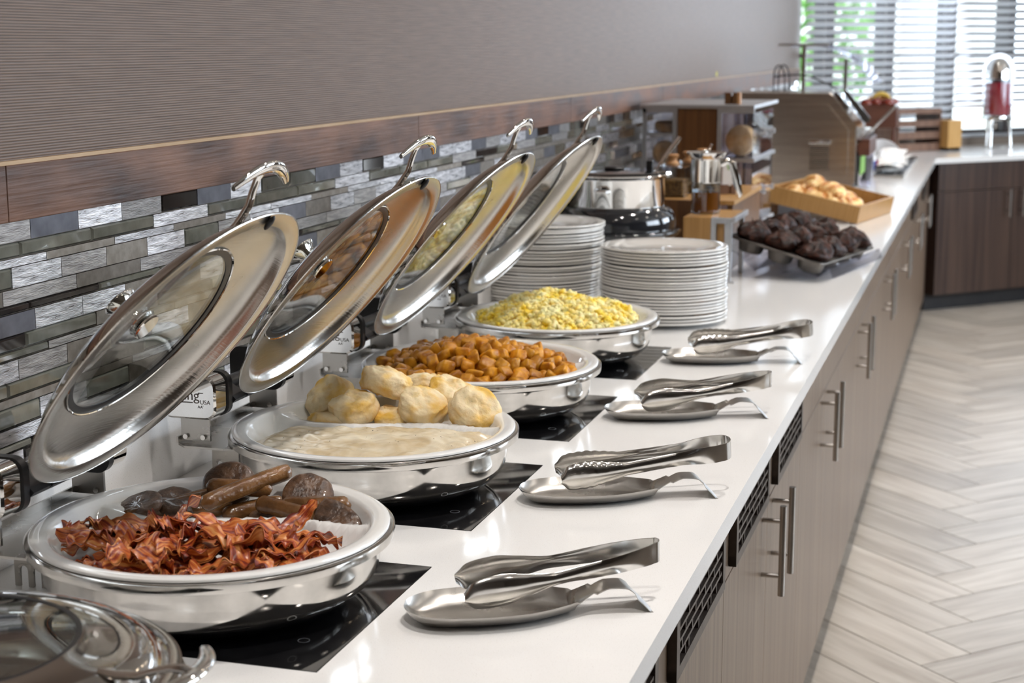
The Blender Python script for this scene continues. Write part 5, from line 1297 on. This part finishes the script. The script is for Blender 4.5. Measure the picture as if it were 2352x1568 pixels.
for x in (-.046, .042): MB().b2((x-.006, -.025, 0), (x+.006, .095, .018)).build('foot', 'blackplastic', t, smooth=False)
# red drink dispenser
t = thing('drink_dispenser', 'drink dispenser with red juice and a chrome dome by the window', 'drink dispenser', (1.150, 10.72, CT))
MB().lathe([(.092, .425), (.095, .427), (.095, .470), (.088, .515), (.070, .550), (.045, .572), (.018, .582), (0, .584)], 48).build('dome', 'mirror', t)
MB().lathe([(0, .195), (.086, .195), (.088, .198), (.088, .425), (.086, .425), (.086, .201), (0, .200)], 48).build('tank', 'jarglass', t)
MB().lathe([(.047, .203), (.0845, .203), (.0845, .405), (.047, .405)], 48, closed=True).build('juice', 'redjuice', t)
MB().lathe([(0, .202), (.045, .202), (.045, .425), (0, .425)], 32).build('ice_core', 'darkcore', t)
MB().lathe([(.080, .170), (.092, .172), (.094, .186), (.092, .196), (.070, .196), (.070, .172)], 48, closed=True).build('base_ring', 'mirror', t)
for k in range(3):
    a = radians(250+120*k); MB().tube([(.080*cos(a), .080*sin(a), .178), (.086*cos(a), .086*sin(a), .09), (.092*cos(a), .092*sin(a), .004)], [.010, .009, .013], 14).build('leg', 'mirror', t)
MB().tube([(0, -.07, .150), (0, -.105, .150)], .007, 10).tube([(0, -.103, .158), (0, -.103, .120)], .009, 10).build('tap', 'mirror', t)
MB().lathe([(0, 0), (.060, 0), (.062, .006), (.055, .006), (.052, .002), (0, .002)], 32, c=(0, -.10, 0)).build('drip_tray', 'dullsteel', t)
# small things by the wall
o = MB().b2((0.0002, -.012, -.010), (.0012, .012, .010)).build('sticker', 'yellow', None, smooth=False); o.location = (0, 6.92, 1.418); tag(o, 'tiny yellow sticker on the textile wall', 'sticker')

# ================================================================ BLINDS AND OUTSIDE
def blind(s0, s1, zb, zt, label):
    t = thing('window_blind', label, 'blind', (AX, AY, 0), pi/4, 'blinds in the far window')
    n = int((zt-zb)/.047); me = MB().box((0, 0, 0), (s1-s0, .050, .0028), rx=radians(-33)).mesh('slat', 'slat', smooth=False)
    for k in range(n): o = link('slat', me, t); o.location = ((s0+s1)/2, .800, zb+.03+k*.047)
    MB().b2((s0, .778, zb-.012), (s1, .822, zb+.008)).build('bottom_rail', 'whiteplastic', t, smooth=False)
    MB().b2((s0, .770, zt), (s1, .828, zt+.05)).build('head_rail', 'whiteplastic', t, smooth=False)
    for s in (s0+.12, (s0+s1)/2, s1-.12): MB().b2((s-.001, .772, zb), (s+.001, .774, zt)).build('cord', 'whiteplastic', t, smooth=False)
blind(-.325, .385, 1.02, 2.54, 'white slatted blind in the leftmost part of the window')
blind(.395, .86, 1.02, 2.54, 'white slatted blind second from the wall')
blind(.875, 2.02, 1.155, 2.54, 'white slatted blind behind the drink dispenser, half covering its window')
blind(2.04, 3.55, 1.155, 2.54, 'white slatted blind at the right end of the window')
g = MB().b2((-14, 1.2, -.25), (24, 40, -.05)).build('ground', 'asphalt', None, smooth=False); place45(g); struct(g)
t = thing('building', 'pale sunlit building beyond the window', 'building', (AX, AY, 0), pi/4)
MB().b2((2.6, 9, -.05), (9.5, 14, 2.3)).build('wall', 'stucco', t, smooth=False)
MB().b2((2.4, 8.8, 2.3), (9.7, 14.2, 2.5)).build('roof', 'stucco', t, smooth=False)
o = place45(MB().b2((1.2, 3.0, -.05), (9, 3.3, .78)).build('garden_wall', 'brick', None, smooth=False)); tag(o, 'low reddish brick garden wall outside the window', 'wall')
def tree(s, off, h, r, seed, label):
    t = thing('tree', label, 'tree', wm(s, off, -.05), group='leafy green trees outside the window')
    rnd = random.Random(seed); m = MB()
    for k in range(1500):
        d = Vector((rnd.gauss(0, 1), rnd.gauss(0, 1), rnd.gauss(0, 1))).normalized()*r*rnd.uniform(.35, 1)**.6
        c = Vector((d.x, d.y, h*.55+d.z*1.35)); s_ = rnd.uniform(.05, .11)
        u = Vector((rnd.gauss(0, 1), rnd.gauss(0, 1), rnd.gauss(0, 1))).normalized(); v = u.orthogonal().normalized()
        m.add([c-u*s_, c+v*s_*.5, c+u*s_, c-v*s_*.5], [(0, 1, 2, 3)])
    m.build('foliage', 'leaf', t, smooth=False, stuff=True)
    MB().tube([(0, 0, 0), (.03, 0, h*.3), (0, .04, h*.6)], [.09, .07, .04], 10).build('trunk', 'bark', t)
tree(-.4, 4.2, 3.4, 1.1, 1, 'leafy green tree outside, leftmost in the window')
tree(1.5, 5.2, 3.2, 1.0, 2, 'leafy green tree outside, second from the left in the window')
tree(4.2, 7.0, 3.4, 1.1, 3, 'leafy green tree outside, in front of the pale building')
